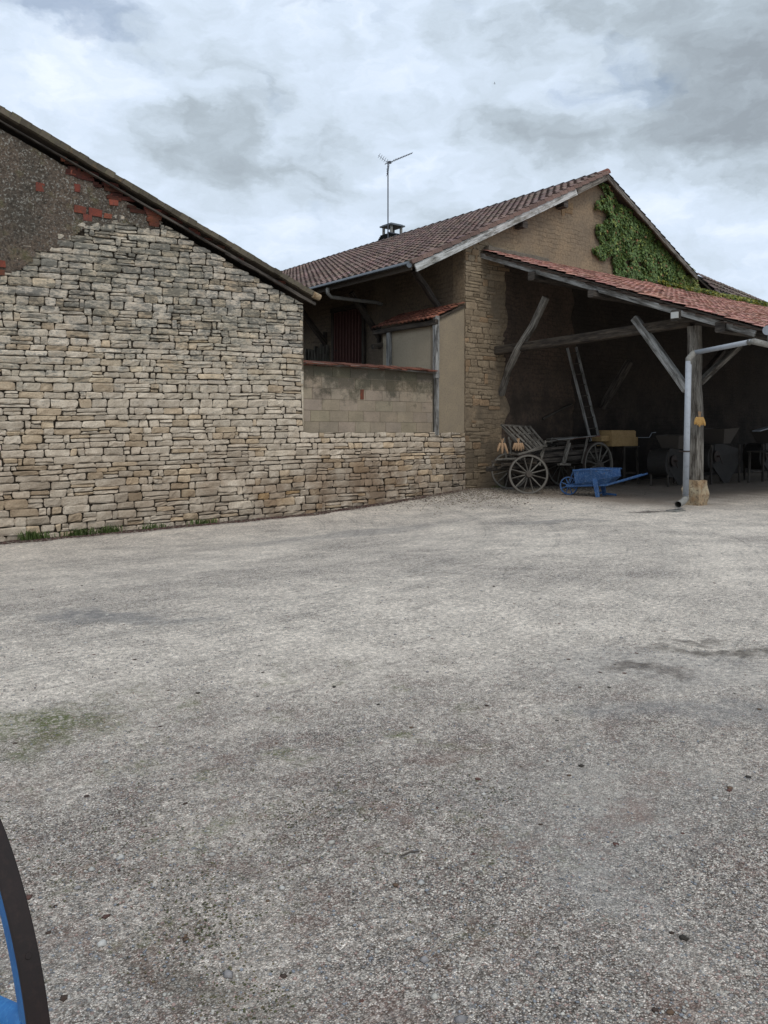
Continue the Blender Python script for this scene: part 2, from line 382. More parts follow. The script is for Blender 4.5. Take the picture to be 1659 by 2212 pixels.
    g1=t.noise(v,2.6,6,.75); gm=t.math('MULTIPLY',t.mp(g1,.56,.68),t.math('MAXIMUM',blob(-13.4,-12.0,3.6,2.8),blob(*P(30,1570,z=0).xy,1.0,1.0)))
    col=t.mix(t.math('MULTIPLY',gm,t.mp(cell2.outputs[1],.2,.7,.2,.8)),col,(.095,.115,.03))
    pm=P(35,1575,z=0); col=t.mix(t.math('MULTIPLY',blob(pm.x,pm.y,.85,.55,-.66),t.math('MULTIPLY',t.mp(g1,.40,.56),t.mp(cell2.outputs[1],.2,.7,.25,.85))),col,(.10,.12,.035))
    g2=t.noise(v,3.4,6,.75)
    col=t.mix(t.math('MULTIPLY',t.mp(g2,.52,.68,0,.5),near),col,(.24,.15,.12))
    # earth and leaf mould along the walls and under the shed
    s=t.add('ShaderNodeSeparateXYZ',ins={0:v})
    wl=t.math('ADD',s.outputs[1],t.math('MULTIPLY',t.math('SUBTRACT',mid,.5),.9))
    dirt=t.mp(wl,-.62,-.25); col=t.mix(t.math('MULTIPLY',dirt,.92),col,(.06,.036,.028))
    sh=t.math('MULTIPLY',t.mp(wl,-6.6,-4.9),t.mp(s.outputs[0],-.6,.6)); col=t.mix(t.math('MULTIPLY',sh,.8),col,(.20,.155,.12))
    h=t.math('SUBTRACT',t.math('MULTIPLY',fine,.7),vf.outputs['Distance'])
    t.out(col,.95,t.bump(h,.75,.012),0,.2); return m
def build_ground():
    xs=[-300,-120,-60,-40,-30]+list(np.arange(-26,24.01,.4))+[30,45,80,150,300]
    ys=[-300,-120,-60,-35]+list(np.arange(-26,2.01,.4))+[6,15,30,60,120,300]
    mb=MB(); nx=len(xs)
    for y in ys:
        for x in xs: mb.v.append((x,y,ground_h(x,y) if abs(x)<30 and -30<y<3 else (ground_h(max(-30,min(30,x)),max(-30,min(3,y))))))
    for j in range(len(ys)-1):
        for i in range(nx-1): mb.f.append((j*nx+i,j*nx+i+1,(j+1)*nx+i+1,(j+1)*nx+i)); mb.c.append(None); mb.uv.append(None)
    o=mb.build('ground',ground_mat(),smooth=True); tag(o,kind='structure')
build_ground()

def pebble_field(name, n, pts_fn, size, mat, label, cat, cols, seed, squash=.6):
    rng=np.random.default_rng(seed)
    base=np.array([(1,0,0),(.3,.95,0),(-.8,.6,0),(-.8,-.6,0),(.3,-.95,0),(.35,.2,.75),(-.3,-.25,.8),(0,0,-.6)],float)
    fc=np.array([(0,1,5),(1,2,5),(2,6,5),(2,3,6),(3,4,6),(4,0,5),(4,5,6),(1,0,7),(2,1,7),(3,2,7),(4,3,7),(0,4,7)])
    nb=len(base); V=np.zeros((n,nb,3)); C=np.zeros((n,3))
    for i in range(n):
        x,y=pts_fn(rng); s=size(rng)
        a=rng.uniform(0,6.283); b=base*(1+rng.uniform(-.25,.25,(nb,3))); b[:,2]*=squash*rng.uniform(.7,1.3); b[:,0]*=rng.uniform(.8,1.4)
        ca,sa=math.cos(a),math.sin(a)
        X=b[:,0]*ca-b[:,1]*sa; Y=b[:,0]*sa+b[:,1]*ca
        V[i,:,0]=x+X*s; V[i,:,1]=y+Y*s; V[i,:,2]=ground_h(x,y)+b[:,2]*s+s*.12
        C[i]=np.array(cols[rng.integers(len(cols))])*rng.uniform(.75,1.2)
    F=(fc[None,:,:]+(np.arange(n)*nb)[:,None,None]).reshape(-1,3)
    me=bpy.data.meshes.new(name); me.vertices.add(n*nb); me.vertices.foreach_set('co',V.reshape(-1))
    me.loops.add(F.size); me.loops.foreach_set('vertex_index',F.reshape(-1).astype(np.int32))
    me.polygons.add(len(F)); me.polygons.foreach_set('loop_start',np.arange(0,F.size,3,dtype=np.int32)); me.polygons.foreach_set('loop_total',np.full(len(F),3,np.int32))
    ca=me.color_attributes.new('Col','FLOAT_COLOR','CORNER')
    cc=np.ones((n,len(fc)*3,4)); cc[:,:,:3]=C[:,None,:]; ca.data.foreach_set('color',cc.reshape(-1))
    me.update(calc_edges=True); me.validate(); me.materials.append(mat)
    o=bpy.data.objects.new(name,me); COL.objects.link(o); tag(o,label,cat,kind='stuff'); return o
def near_pt(rng):
    while True:
        D=1.5+7.5*rng.random()**1.6; u=rng.uniform(-60,1720)
        X=(u-829)/1700*D; p=CAM+FW*D+RT*X
        if rng.random()<.35+.65*(mnoise.noise((p.x*1.3,p.y*1.3,5))+.5): return p.x,p.y
def grey_mat(): 
    m=bpy.data.materials.new('grit'); t=NT(m); a=t.add('ShaderNodeVertexColor',layer_name='Col').outputs[0]
    n=t.noise(pos_vec(t),160,3); t.out(t.mix(t.mp(n,.35,.7,0,.35),a,(.1,.09,.08)),.95); return m
M['grit']=grey_mat()
pebble_field('loose_gravel',30000,near_pt,lambda r: .0032+.0035*r.random()**2,M['grit'],'loose grey and cream grit scattered over the near yard','gravel',
    [(.42,.40,.36),(.30,.29,.275),(.20,.195,.19),(.5,.48,.43),(.35,.25,.22),(.24,.26,.29)],3)
pebble_field('larger_pebbles',420,near_pt,lambda r: .007+.012*r.random()**3,M['grit'],'sparse larger pale pebbles lying on the fine grit','pebbles',
    [(.5,.49,.46),(.42,.40,.37),(.25,.24,.24),(.52,.5,.45)],5)
pebble_field('fallen_leaves',150,near_pt,lambda r:.007+.009*r.random(),M['grit'],'scattered dark brown and reddish leaf scraps on the gravel','leaves',
    [(.05,.03,.022),(.10,.045,.035),(.03,.025,.02),(.13,.08,.05)],21,.25)
def moss_pt(rng):
    cs=((P(25,1560,z=0),.55),(P(60,1600,z=0),.3),(P(640,1815,z=0),.16),(P(560,1850,z=0),.12),(P(900,1800,z=0),.10),(P(700,1760,z=0),.12),(P(470,1930,z=0),.07),(P(110,1760,z=0),.12),(P(440,2020,z=0),.06),(P(1010,1690,z=0),.10),(P(520,2170,z=0),.05),(P(300,1830,z=0),.12))
    c,r=cs[rng.integers(len(cs))]; return c.x+rng.normal(0,r*1.7), c.y+rng.normal(0,r*1.7)
pebble_field('moss_specks',2600,moss_pt,lambda r:.002+.0028*r.random(),M['grit'],'small mossy green specks between the gravel at lower left','moss',
    [(.075,.085,.035),(.12,.12,.05),(.15,.12,.065),(.05,.055,.03)],22,.8)
def base_pt(rng):
    x=-14+14.5*rng.random(); return x, -.10-(.34+.16*mnoise.noise((x*1.7,0,0)))*rng.random()**1.4
pebble_field('wall_foot_litter',8000,base_pt,lambda r:.012+.02*r.random()**2,M['grit'],'dark red leaf litter and crumbled stone along the wall foot','leaf litter',
    [(.075,.03,.025),(.10,.045,.035),(.055,.035,.028),(.22,.19,.15),(.06,.03,.03)],8,.35)
def heap_pt(rng):
    return rng.normal(.3,1.5), -.15-abs(rng.normal(0,1.3))-.0
pebble_field('corner_rubble',6000,heap_pt,lambda r:.010+.018*r.random()**2,M['grit'],'coarse tan rubble and chippings heaped at the barn corner','rubble',
    [(.28,.24,.18),(.20,.165,.13),(.35,.31,.25),(.12,.09,.07)],9,.5)

# ------------------------------------------------------------------ rubble stonework
def stone_col(x, z, lichen):
    a=R.random()
    c=(1.0,1.0,1.0)
    if a<.10: c=(1.02,.94,.82)
    elif a<.22: c=(.84,.77,.68)
    elif a<.30: c=(.98,.97,.95)
    elif a<.306: c=(1.0,.82,.56)
    k=R.uniform(.84,1.12)
    n=mnoise.noise((x*.8,z*1.6,2.2))*.5+.5
    g=lichen*max(0,min(1,(n-.28)*2.6+R.uniform(-.35,.35)))
    grey=(.86,.87,.83)
    return tuple(k*(c[i]*(1-g)+grey[i]*g) for i in range(3))
def lay_stones(mb, x0, x1, z_low, z_top, skip, yf=0., tilt=None, hmean=.14, lichen=lambda x,z:0, lmean=.34, depth=.045, relief=.022, rnd=None, colf=stone_col, bulge=1.0, xlim=None, route=None):
    """courses of rough flat stones; z_top(x) and skip(x,z) bound them"""
    rr=rnd or R; mb_=mb; x1full=x1; zmax=max(z_top(x0),z_top((x0+x1)/2),z_top(x1))+.3; z=z_low-.3
    zc=z
    while zc<zmax:
        h=rr.choice([.09,.11,.12,.13,.14,.15,.16,.18])*hmean/.135
        x=x0-rr.uniform(0,.3); x1=min(x1full,xlim(zc,zc+h)) if xlim else x1full
        while x<x1:
            l=max(.13,min(.75,rr.gauss(lmean,.12)*(1 if h>.11 else 1.15)))
            if rr.random()<.07: l=rr.uniform(.07,.12)
            xa,xb=max(x,x0),min(x+l,x1)
            if xb-xa<.05: x+=l; continue
            # now and then two thin stones share a course
            parts=[(zc,zc+h)]
            if h>.12 and rr.random()<.22 : m_=zc+h*rr.uniform(.35,.65); parts=[(zc,m_),(m_,zc+h)]
            for (a,b) in parts:
                xm=(xa+xb)/2; tz=(lambda X,Z: Z+(tilt(X,Z) if tilt else 0)+.022*mnoise.noise((X*.9,Z*1.2,7)))
                zm=tz(xm,(a+b)/2)
                if route: mb=route(xm)
                if zm<ground_h(xm,-.1)-.25 or tz(xm,a)>z_top(xm)-.03 or skip(xm,zm): continue
                g=.006; nx=6 if xb-xa>.26 else 5 if xb-xa>.16 else 4; nz=4
                col=colf(xm,zm,lichen(xm,zm)); n0=len(mb.v); pj=rr.uniform(-.016,.016)*bulge
                hh_=b-a; cz=[rr.uniform(-.07,.07)*hh_ for _ in range(4)]; cxx=[rr.uniform(-.018,.018) for _ in range(4)]
                rnd_=rr.random(); lean=rr.uniform(-.022,.022); tiltY=rr.uniform(-.012,.012); tY2=rr.uniform(-.012,.012)
                for j in range(nz):
                    for i in range(nx):
                        fx=i/(nx-1); fz=j/(nz-1)
                        if nx>3: fx=[0,.07]+[.07+.86*q/(nx-3) for q in range(1,nx-3)]+[.93,1]; fx=fx[i]
                        fz=[0,.2,.8,1][j]
                        W4=((1-fx)*(1-fz),fx*(1-fz),(1-fx)*fz,fx*fz)
                        X=xa+g+(xb-xa-2*g)*fx+sum(w*c for w,c in zip(W4,cxx)); Z=a+g+(hh_-2*g)*fz+sum(w*c for w,c in zip(W4,cz))
                        ei=i in(0,nx-1); ej=j in(0,nz-1); edge=ei or ej; corner=ei and ej
                        if corner:
                            k_=rr.uniform(.2,1.0); X+=.022*k_*(1 if i==0 else -1); Z+=.016*k_*(1 if j==0 else -1)
                        X+=rr.uniform(-.005,.005)+lean*(fz-.5)*.5; Z+=rr.uniform(-.006,.006)
                        X=max(x0,min(x1,X))
                        Z2=min(tz(X,Z), z_top(X))
                        y=yf-depth-pj-rr.uniform(-relief,relief)*.55-tiltY*(fx-.5)*2-tY2*(fz-.5)*2
                        if edge: y+=depth*(.30 if not corner else .55)
                        mb.v.append((X,min(y,yf-.004),Z2))
                for j in range(nz-1):
                    for i in range(nx-1):
                        q=n0+j*nx+i; kk=rr.uniform(.93,1.06)
                        mb.face((q,q+1,q+nx+1,q+nx), tuple(c*kk for c in col))
                # sides sink into the joint
                ring=[n0+i for i in range(nx)]+[n0+j*nx+nx-1 for j in range(1,nz)]+[n0+(nz-1)*nx+i for i in range(nx-2,-1,-1)]+[n0+j*nx for j in range(nz-2,0,-1)]
                b0=len(mb.v); cx,cz_=xm,zm
                for q in ring:
                    vv=mb.v[q]; mb.v.append((vv[0]+(cx-vv[0])*.05, yf+.03, vv[2]+(cz_-vv[2])*.10))
                m=len(ring)
                for k in range(m): mb.face((ring[(k+1)%m],ring[k],b0+k,b0+(k+1)%m), tuple(c*.45 for c in col))
            x+=l
        zc+=h

L0=P(0,231,y=-.2); L1=P(690,639,y=-.2)
SL=(L1.z-L0.z)/(L1.x-L0.x)
def roofL(x): return L0.z+SL*(x-L0.x)
APX=-15.6
def topL(x): return (roofL(x) if x>APX else roofL(APX)-(-SL)*(APX-x)) -.34
plast=[P(u,v,y=0) for u,v in ((-900,600),(0,588),(35,575),(60,560),(72,535),(125,527),(150,508),(165,497),(192,484),(232,474),(250,470),(262,478),(300,482),(335,478),(345,462),(362,450),(420,430),(200,150),(-900,-300))]
def inpoly(x,z,poly):
    c=False; n=len(poly); j=n-1
    for i in range(n):
        xi,zi=poly[i].x,poly[i].z; xj,zj=poly[j].x,poly[j].z
        if (zi>z)!=(zj>z) and x<(xj-xi)*(z-zi)/(zj-zi)+xi: c=not c
        j=i
    return c
def in_plaster(x,z):
    return inpoly(x+.14*mnoise.noise((x*3.5,z*3.5,0))+.03*mnoise.noise((x*14,z*14,0)), z+.11*mnoise.noise((x*3.5,z*3.5,9))+.03*mnoise.noise((x*14,z*14,5)), plast)
XS=-5.14
sb=thing('stone_building',(-10.5,0,-.4),'cream rubble stone building with lichened render and brick patches under its sloping tiled roof','building')
mb=MB(); tiltf=lambda x,z: .011*max(0,min(1,(z-1.6)/4.5))*(x-XS)*(-1)*(-5.0)*.9 + (.012*(x-XS) if z<1.6 else .012*(x-XS)) if x<XS else 0
lich=lambda x,z: .10+.6*sm(1.2,3.4,z) if x<XS else .0
ZI=1.57; MBL=MB(); MBR=MB()
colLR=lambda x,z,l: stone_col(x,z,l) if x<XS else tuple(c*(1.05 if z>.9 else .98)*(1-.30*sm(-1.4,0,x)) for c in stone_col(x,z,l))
tiltLR=lambda x,z: tiltf(x,z) if x<XS else .02*(x-XS)/5*(1 if z<1 else 0)
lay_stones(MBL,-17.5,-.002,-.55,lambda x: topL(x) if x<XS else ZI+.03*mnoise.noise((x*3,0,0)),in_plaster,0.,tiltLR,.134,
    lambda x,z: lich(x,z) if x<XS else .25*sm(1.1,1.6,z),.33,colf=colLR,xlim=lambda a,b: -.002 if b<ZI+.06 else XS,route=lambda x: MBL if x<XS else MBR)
mb=MBL
mb.build('stonework',M['stone'],sb)
mb=MB(); mb.poly([(-25,.012,-.9),(XS-.01,.012,-.9),(XS-.01,.012,topL(XS)),(APX,.012,topL(APX)),(-25,.012,topL(-25))],(0,.5,0))
mb.build('wall',M['mortar'],sb)
mb=MB()    # side and back walls
mb.box((XS-.5,.513,-.9),(XS-.012,11,topL(XS)-.05)); mb.box((-25,.513,-.9),(-24.5,11,topL(-25)-.05)); mb.box((-24.5,10.5,-.9),(XS-.512,11,topL(XS)))
mb.build('rear_wall',M['render'],sb)
# upper render coat, heavy relief
mb=MB(); st=.04; idx={}
def pv(i,k):
    if (i,k) not in idx:
        x=-17.5+i*st; z=3.3+k*st
        y=-.05-.022*mnoise.fractal((x*7,z*7,0),.8,2.2,5)-.02*mnoise.noise((x*1.5,z*1.5,4))
        zz=min(z,topL(x)+.02); idx[(i,k)]=len(mb.v); mb.v.append((x,y,zz))
    return idx[(i,k)]
for i in range(int((17.5-6)/st)):
    for k in range(int(5.2/st)):
        x=-17.5+(i+.5)*st; z=3.3+(k+.5)*st
        if z<topL(x)+st and (in_plaster(x,z) or in_plaster(x+.03,z+.10) or in_plaster(x-.08,z+.03)): mb.face((pv(i,k),pv(i+1,k),pv(i+1,k+1),pv(i,k+1)))
mb.build('render_patch',M['plaster'],sb,smooth=True)
# bare bricks and thin tiles showing in the render
mb=MB()
def brick(u,v,w,h,dark=1.0):
    a=P(u-w/2,v+h/2,y=-.07); b=P(u+w/2,v-h/2,y=-.07); k=R.uniform(.6,.95)*dark
    M_=Matrix.Translation(((a.x+b.x)/2,-.05,(a.z+b.z)/2))@Matrix.Rotation(R.uniform(-.04,.04),4,'Y')
    w2=(b.x-a.x)/2; h2=(b.z-a.z)/2; n=len(mb.v)
    mb.box((-w2,-.026,-h2),(w2,.04,h2),(k,k*R.uniform(.8,1.1),k),M_)
    for q in range(n,len(mb.v)):
        vv=mb.v[q]; mb.v[q]=(vv[0]+R.uniform(-.012,.012),vv[1]+R.uniform(-.008,.008),vv[2]+R.uniform(-.008,.008))
for a in ((86,404,18,16),(166,406,12,14),(173,452,26,11),(206,459,28,12),(189,470,20,11),(245,437,18,9),(233,467,17,7),(5,570,14,12),(4,588,12,10),(137,343,10,7),(158,372,12,6)): brick(*a)
for j in range(7): brick(331+R.uniform(-3,3),455+j*5,38-j*3,4,.62)
for k in range(24):
    u=R.uniform(140,310); v=232+.593*u+R.uniform(24,52); brick(u,v,R.uniform(12,34),R.uniform(2.2,4),R.uniform(.15,.42))
for k in range(13):
    u=R.uniform(330,640); v=232+.593*u+R.uniform(17,22); brick(u,v,R.uniform(10,24),R.uniform(2,4),R.uniform(.2,.5))
mb.build('brick_patch',M['brick'],sb)

# ------------------------------------------------------------------ tiled roofs
def tile_roof(mb, o, a, s, ncol, nrow, tw, tl, amp=.03, lip=.022, seg=4, cvar=.25, shape='wave', warm=(1,1,1), sag=0, jit=.006):
    o=Vector(o); a=Vector(a).normalized(); s=Vector(s).normalized(); n=a.cross(s)
    if n.z<0: n=-n
    for j in range(nrow):
        for i in range(ncol):
            k=1+R.uniform(-cvar,cvar)-(.28 if R.random()<.05 else 0)+.22*mnoise.noise((i*.13,j*.3,tw*9)); c=tuple(k*warm[q]*(1+R.uniform(-.07,.07)) for q in range(3))
            j1=R.uniform(-jit,jit)-(.035 if R.random()<.03 else 0); j2=R.uniform(-jit,jit); n0=len(mb.v)
            for q in range(seg+1):
                f=q/seg
                hh=amp*(math.sin(math.pi*f)**1.2 if shape=='wave' else (1 if abs(f-.5)<.2 else 0.2 if 0<f<1 else 0) )
                for (vv,up) in ((0,-.004),(0,lip),(1,.0)):
                    L=(j+vv)*tl-(0.02 if vv==0 else 0)+j1; dz=-sag*math.sin(math.pi*(j+vv)/max(1,nrow))
                    mb.v.append(tuple(o+a*((i+f)*tw+j2*.5)+s*L+n*(hh+up+dz+j2)))
            for q in range(seg):
                b=n0+q*3
                mb.face((b+1,b+4,b+5,b+2),c); mb.face((b,b+3,b+4,b+1),tuple(x*.75 for x in c))
# left building roof
sdir=Vector((-1,0,-SL)).normalized()
slopeL=(L1-Vector((APX,-.2,roofL(APX)))).length
mb=MB(); tile_roof(mb,(L1.x,-.2,L1.z),(0,1,0),(-1,0,-SL),26,int(slopeL/.3),.22,.3,.04,.03,3)
rt=mb.build('roof_tiles',M['tile_moss'],sb)
mb=MB(); n_=Vector((-SL,0,1)).normalized()
def slab(mb, p, q, y0, y1, t, off=0):
    p=Vector(p); q=Vector(q); d=(q-p).normalized(); n=Vector((0,1,0)).cross(d)
    if n.z<0: n=-n
    p=p-n*off; q=q-n*off
    mb.poly([(p.x,y0,p.z),(q.x,y0,q.z),(q.x-n.x*t,y0,q.z-n.z*t),(p.x-n.x*t,y0,p.z-n.z*t)],(0,y1-y0,0))
apx=Vector((APX,0,roofL(APX)))
slab(mb,(APX,0,roofL(APX)),(L1.x,0,L1.z),-.16,11.2,.05,.01); slab(mb,(APX-10.2,0,roofL(APX)+SL*10.2),(APX,0,roofL(APX)),-.16,11.2,.09,-.02)
mb.build('roof_deck',M['darkwood'],sb)
# mortared verge, tile ends and bargeboard
mb=MB(); N=64
for k in range(N):
    t0=k/N; t1=(k+1)/N
    p=Vector((APX,-.2,roofL(APX))).lerp(L1,t0); q=Vector((APX,-.2,roofL(APX))).lerp(L1,t1)
    th=.078+R.uniform(-.012,.012); off=R.uniform(-.016,.010)
    kk=R.uniform(.75,1.25)
    mb.poly([p-n_*(-.03+off),q-n_*(-.03+off)+(q-p)*.04,q-n_*(th),p-n_*(th)],(0,.10+R.uniform(0,.02),0),(kk,kk,kk*.95))
mb.build('verge',M['tile_moss'],sb)
mb=MB()
for (t0,t1,off,hh) in ((.0,.62,.20,.03),(.60,.80,.205,.045),(.79,1.0,.21,.07)):
    A=Vector((APX,-.13,roofL(APX))); B=Vector((L1.x,-.13,L1.z))
    mb.timber([A.lerp(B,t0+(t1-t0)*q/6)-n_*off-Vector((0,0,0)) for q in range(7)],.05,hh,jit=.006)
mb.build('bargeboard',M['midwood'],sb)
mb=MB(); mb.tube([P(676,636,y=-.2),P(690,643,y=-.2)],.075,12); mb.build('eaves_tile_end',M['pad'],sb)
mb=MB()
for k in range(5):
    y=.9+2.2*k; mb.timber([Vector((L1.x+.15,y,L1.z-.2)),Vector((APX+.3,y,roofL(APX)-.4))],.1,.12)
mb.build('rafter_tails',M['darkwood'],sb)

# ------------------------------------------------------------------ courtyard wall
cw=thing('courtyard_wall',(-2.57,0,-.2),'low wall of concrete blocks above rubble stone, capped with red tiles, between the two buildings','wall')
ZI=1.57
mb=MBR
mb.build('stone_base',M['stone'],cw)
mb=MB(); mb.box((XS-.009,.014,-.8),(-.003,.45,ZI-.01)); mb.build('wall_core',M['mortar'],cw)
# block upper part: x from XS to -1.05
mb=MB(); z=ZI; row=0; XB=-1.12
while z<3.12:
    h=.262; x=XS-(.2 if row%2 else 0)
    while x<XB:
        l=.5+R.uniform(-.06,.06); xa=max(x,XS+.002); xb=min(x+l,XB)
        if xb-xa>.03:
            k=R.uniform(.90,1.08); g=.005; yj=.03+R.uniform(-.006,.004)
            n0=len(mb.v); mb.box((xa+g,yj,z+g),(xb-g,.22,min(z+h,3.14)-g),(k,k*R.uniform(.96,1.02),k*R.uniform(.93,1.03)))
        x+=l
    z+=h; row+=1
mb.build('block_masonry',M['block'],cw)
mb=MB(); mb.box((XS+.001,.038,ZI-.008),(XB-.001,.21,3.13)); mb.build('block_joints',M['beige'],cw)
mb=MB(); a=P(782,852,y=.02); mb.box((a.x-.05,.022,a.z-.12),(a.x+.05,.1,a.z+.12),(.6,.6,.6)); mb.build('brick_insert',M['brick'],cw)
mb=MB(); rows=24
for i in range(23):
    x=XS+.01+i*.1745; k=R.uniform(.35,.95); zz=3.21+.02*mnoise.noise((x*2,0,0))
    M_=Matrix.Translation((x+.087,.10,zz))@Matrix.Rotation(R.uniform(-.05,.05),4,'Y')@Matrix.Rotation(.22+R.uniform(-.05,.05),4,'X')
    mb.box((-.092,-.27+R.uniform(-.04,.02),0),(.092,.22,.02),(k,k,k),M_)
    k=R.uniform(.3,.8)
    if i%2==0: mb.box((-.1,-.19,-.05),(.14,.2,-.025),(k,k,k),M_)
mb.build('coping_tiles',M['tile_rust'],cw)
mb=MB(); mb.timber([(XS+.02,-.06,3.165),(-3.6,-.07,3.15),(-2.4,-.05,3.14),(XB,-.06,3.13)],.1,.045,jit=.012); mb.timber([(XS+.2,-.1,3.185),(-4.2,-.09,3.13)],.04,.03,jit=.01)
mb.build('coping_batten',M['oldwood'],cw)

# ------------------------------------------------------------------ corner closet beside the barn
cl=thing('lean_to_closet',(-.55,1.2,0),'small beige rendered closet with grey posts and rusty tile roof in the barn corner','outbuilding')
mb=MB(); mb.poly([(-1.0,.0,1.50),(-.012,.0,1.50),(-.012,.0,5.0),(-1.0,.0,4.55)],(0,.25,0)); mb.build('front_wall',M['beige'],cl)
mb=MB(); mb.box((-1.0,.252,0),(-.8,2.3,4.5)); mb.build('side_wall',M['beige2'],cl)
mb=MB(); mb.timber([(-1.05,-.03,1.5),(-1.04,-.02,3.0)],.12,.10,up=(1,0,0),seg=5,jit=.005); mb.timber([(-1.05,-.025,3.0),(-1.05,-.02,4.62)],.15,.13,up=(1,0,0),seg=6,jit=.005); mb.build('post',M['greywood'],cl)
mb=MB(); mb.timber([(-1.06,1.95,2.2),(-1.06,1.95,4.45)],.13,.12,up=(1,0,0),seg=5,jit=.005); mb.build('post',M['greywood'],cl)
e0=P(938,688,x=-1.12); e1=P(813,709,x=-1.12); top=P(1004,656,x=-.01)
sl=Vector((top.x-e0.x,0,top.z-e0.z))
mb=MB(); tile_roof(mb,(-1.2,-.08,e0.z-.0),(0,1,0),sl,15,5,.175,.255,.035,.03,4,.35); mb.build('roof_tiles',M['tile_rust'],cl)
mb=MB(); mb.timber([(-1.1,-.1,e0.z-.10),(-1.08,2.6,e0.z-.10)],.11,.13,jit=.01,seg=6); mb.timber([(-1.15,-.02,e0.z-.06),(-.02,-.02,top.z-.06)],.06,.07,seg=4,jit=.006)
mb.timber([(-1.3,2.4,4.0),(-.9,2.35,4.1)],.14,.14)
mb.build('roof_plate',M['darkwood'],cl)

# ------------------------------------------------------------------ barn
YV=-.35
AP=P(1312,372,y=YV); EL=P(888,567,y=YV); ER=P(1507,594,y=YV)
sB=(AP.z-EL.z)/(AP.x-EL.x); sR=(ER.z-AP.z)/(ER.x-AP.x); BD=20.6
barn=thing('barn',(6,10,0),'tan rendered barn with brown tiled gable roof, pale bargeboard, loft door and chimney','barn')
rB=lambda x: (AP.z+sB*(x-AP.x)) if x<AP.x else (AP.z+sR*(x-AP.x))
XR=ER.x-.3
mb=MB(); mb.poly([(0,0,-.6),(XR,0,-.6),(XR,0,rB(XR)-.2),(AP.x,0,AP.z-.22),(0,0,rB(0)-.2)],(0,.45,0)); 
gw=mb.build('gable_wall',M['render'],barn)
mb=MB(); mb.box((0,.451,-.6),(.4,BD,rB(0)-.28)); mb.build('side_wall',rubble_mat('eaves_wall_render',(.22,.17,.115),(.16,.125,.09),(.10,.08,.06)),barn)
mb=MB(); mb.box((XR-.4,.452,-.6),(XR-.002,BD,rB(XR)-.3)); mb.poly([(.4,BD-.4,-.6),(XR-.4,BD-.4,-.6),(XR-.4,BD-.4,rB(XR-.4)-.3),(AP.x,BD-.4,AP.z-.3),(.4,BD-.4,rB(.4)-.3)],(0,.4,0)); mb.build('rear_wall',M['render'],barn)
eg=lambda x,z: x+.28*mnoise.noise((x,z*1.3,3))+.07*mnoise.noise((x,z*6,3))
zs=[-.6+.12*i for i in range(59)]
mb=MB(); mb.poly([(eg(1.55,z),-.018,z) for z in zs]+[(4.95,-.018,z) for z in reversed(zs)],(0,.017,0)); mb.build('brown_render_coat',M['inner'],barn)  # brown render whose tone includes the shed's shade
mb=MB(); mb.poly([(eg(4.6,z),-.034,z) for z in zs]+[(XR+.4,-.034,z) for z in reversed(zs)],(0,.015,0)); mb.build('shade_dark_rubble_face',M['shade_rubble'],barn)  # bare rubble, coloured near-black for the shade deep in the shed
# worn quoins and stones showing at the corner, bare blocks below the bargeboard
def tan(x,z,l):
    k=R.uniform(.50,.72); w=R.random()
    k*=1-.42*sm(3.2,.9,z)  # lower stones darkened: base dirt and painted shade of the roof
    k=.5+(k-.5)*.7
    return (k*(1.08 if w<.12 else 1.0),k*(.93 if w<.12 else .97),k*(.78 if w<.12 else .9))
mb=MB()
def pp(x,z):
    n=mnoise.noise((x*1.1,z*.8,12))
    if z>4.9 and x<.9: n+=.1
    lim=.75+1.0*(n+.25)+(.35 if z<5 else 0)-(.5 if z<1.5 else 0)
    return x>lim or (z<2.3 and n>.0)
lay_stones(mb,0.003,2.4,-.3,lambda x: rB(x)-.34,pp,-.0,None,.15,lambda x,z:0,.33,.028,.008,colf=tan,bulge=.5)
blk=[P(u,v,y=0) for u,v in ((1165,478),(1195,462),(1235,437),(1245,440),(1245,456),(1215,462),(1180,486))]
lay_stones(mb,4.0,6.4,8.2,lambda x: rB(x)-.40,lambda x,z: not inpoly(x,z,blk),-.0,None,.24,lambda x,z:0,.4,.03,.006,colf=lambda x,z,l:(.62,.54,.42))
mb.build('exposed_stonework',M['tanstone'],barn)
# roof
mb=MB(); lenL=math.hypot(AP.x-EL.x,AP.z-EL.z)
nr=24
tile_roof(mb,(EL.x,YV,EL.z),(0,1,0),(AP.x-EL.x,0,AP.z-EL.z),78,nr,(BD-YV+.2)/78,lenL/nr,.068,.042,5,.22,warm=(1.05,1,1))
tl=mb.build('roof_tiles',M['tile_barn'],barn)
mb=MB(); lenR=math.hypot(AP.x-ER.x,AP.z-ER.z)
tile_roof(mb,(ER.x,YV,ER.z),(0,1,0),(AP.x-ER.x,0,AP.z-ER.z),16,18,.233,lenR/18,.045,.035,4,.25)
mb.build('roof_tiles',M['tile_dark'],barn)
mb=MB(); slab(mb,(EL.x+.03,0,EL.z),(AP.x,0,AP.z),YV+.03,BD+.15,.05,.02); slab(mb,(AP.x,0,AP.z),(ER.x,0,ER.z),YV+.03,BD+.15,.06,.02); mb.build('roof_deck',M['darkwood'],barn)
mb=MB()
y=YV-.02
for k in range(48):
    l=.43; c=R.uniform(.8,1.2); n=8
    prof=[]
    for e_ in (0,1):
        rr_=.115 if e_==0 else .10
        for q in range(n+1):
            th=math.pi*q/n; prof.append((AP.x+rr_*math.cos(th)*1.25, y+(l+.02)*e_, AP.z-.02+rr_*math.sin(th)+.02*(1-e_)))
    b=len(mb.v); mb.v+=prof
    cc=(1.35*c,.95*c,.85*c) if k==0 else (.55*c,.62*c,.7*c)
    for q in range(n): mb.face((b+q,b+q+1,b+n+1+q+1,b+n+1+q),cc)
    if k==0: mb.face(tuple(b+q for q in range(n+1)),(1.3,.8,.7))
    y+=l
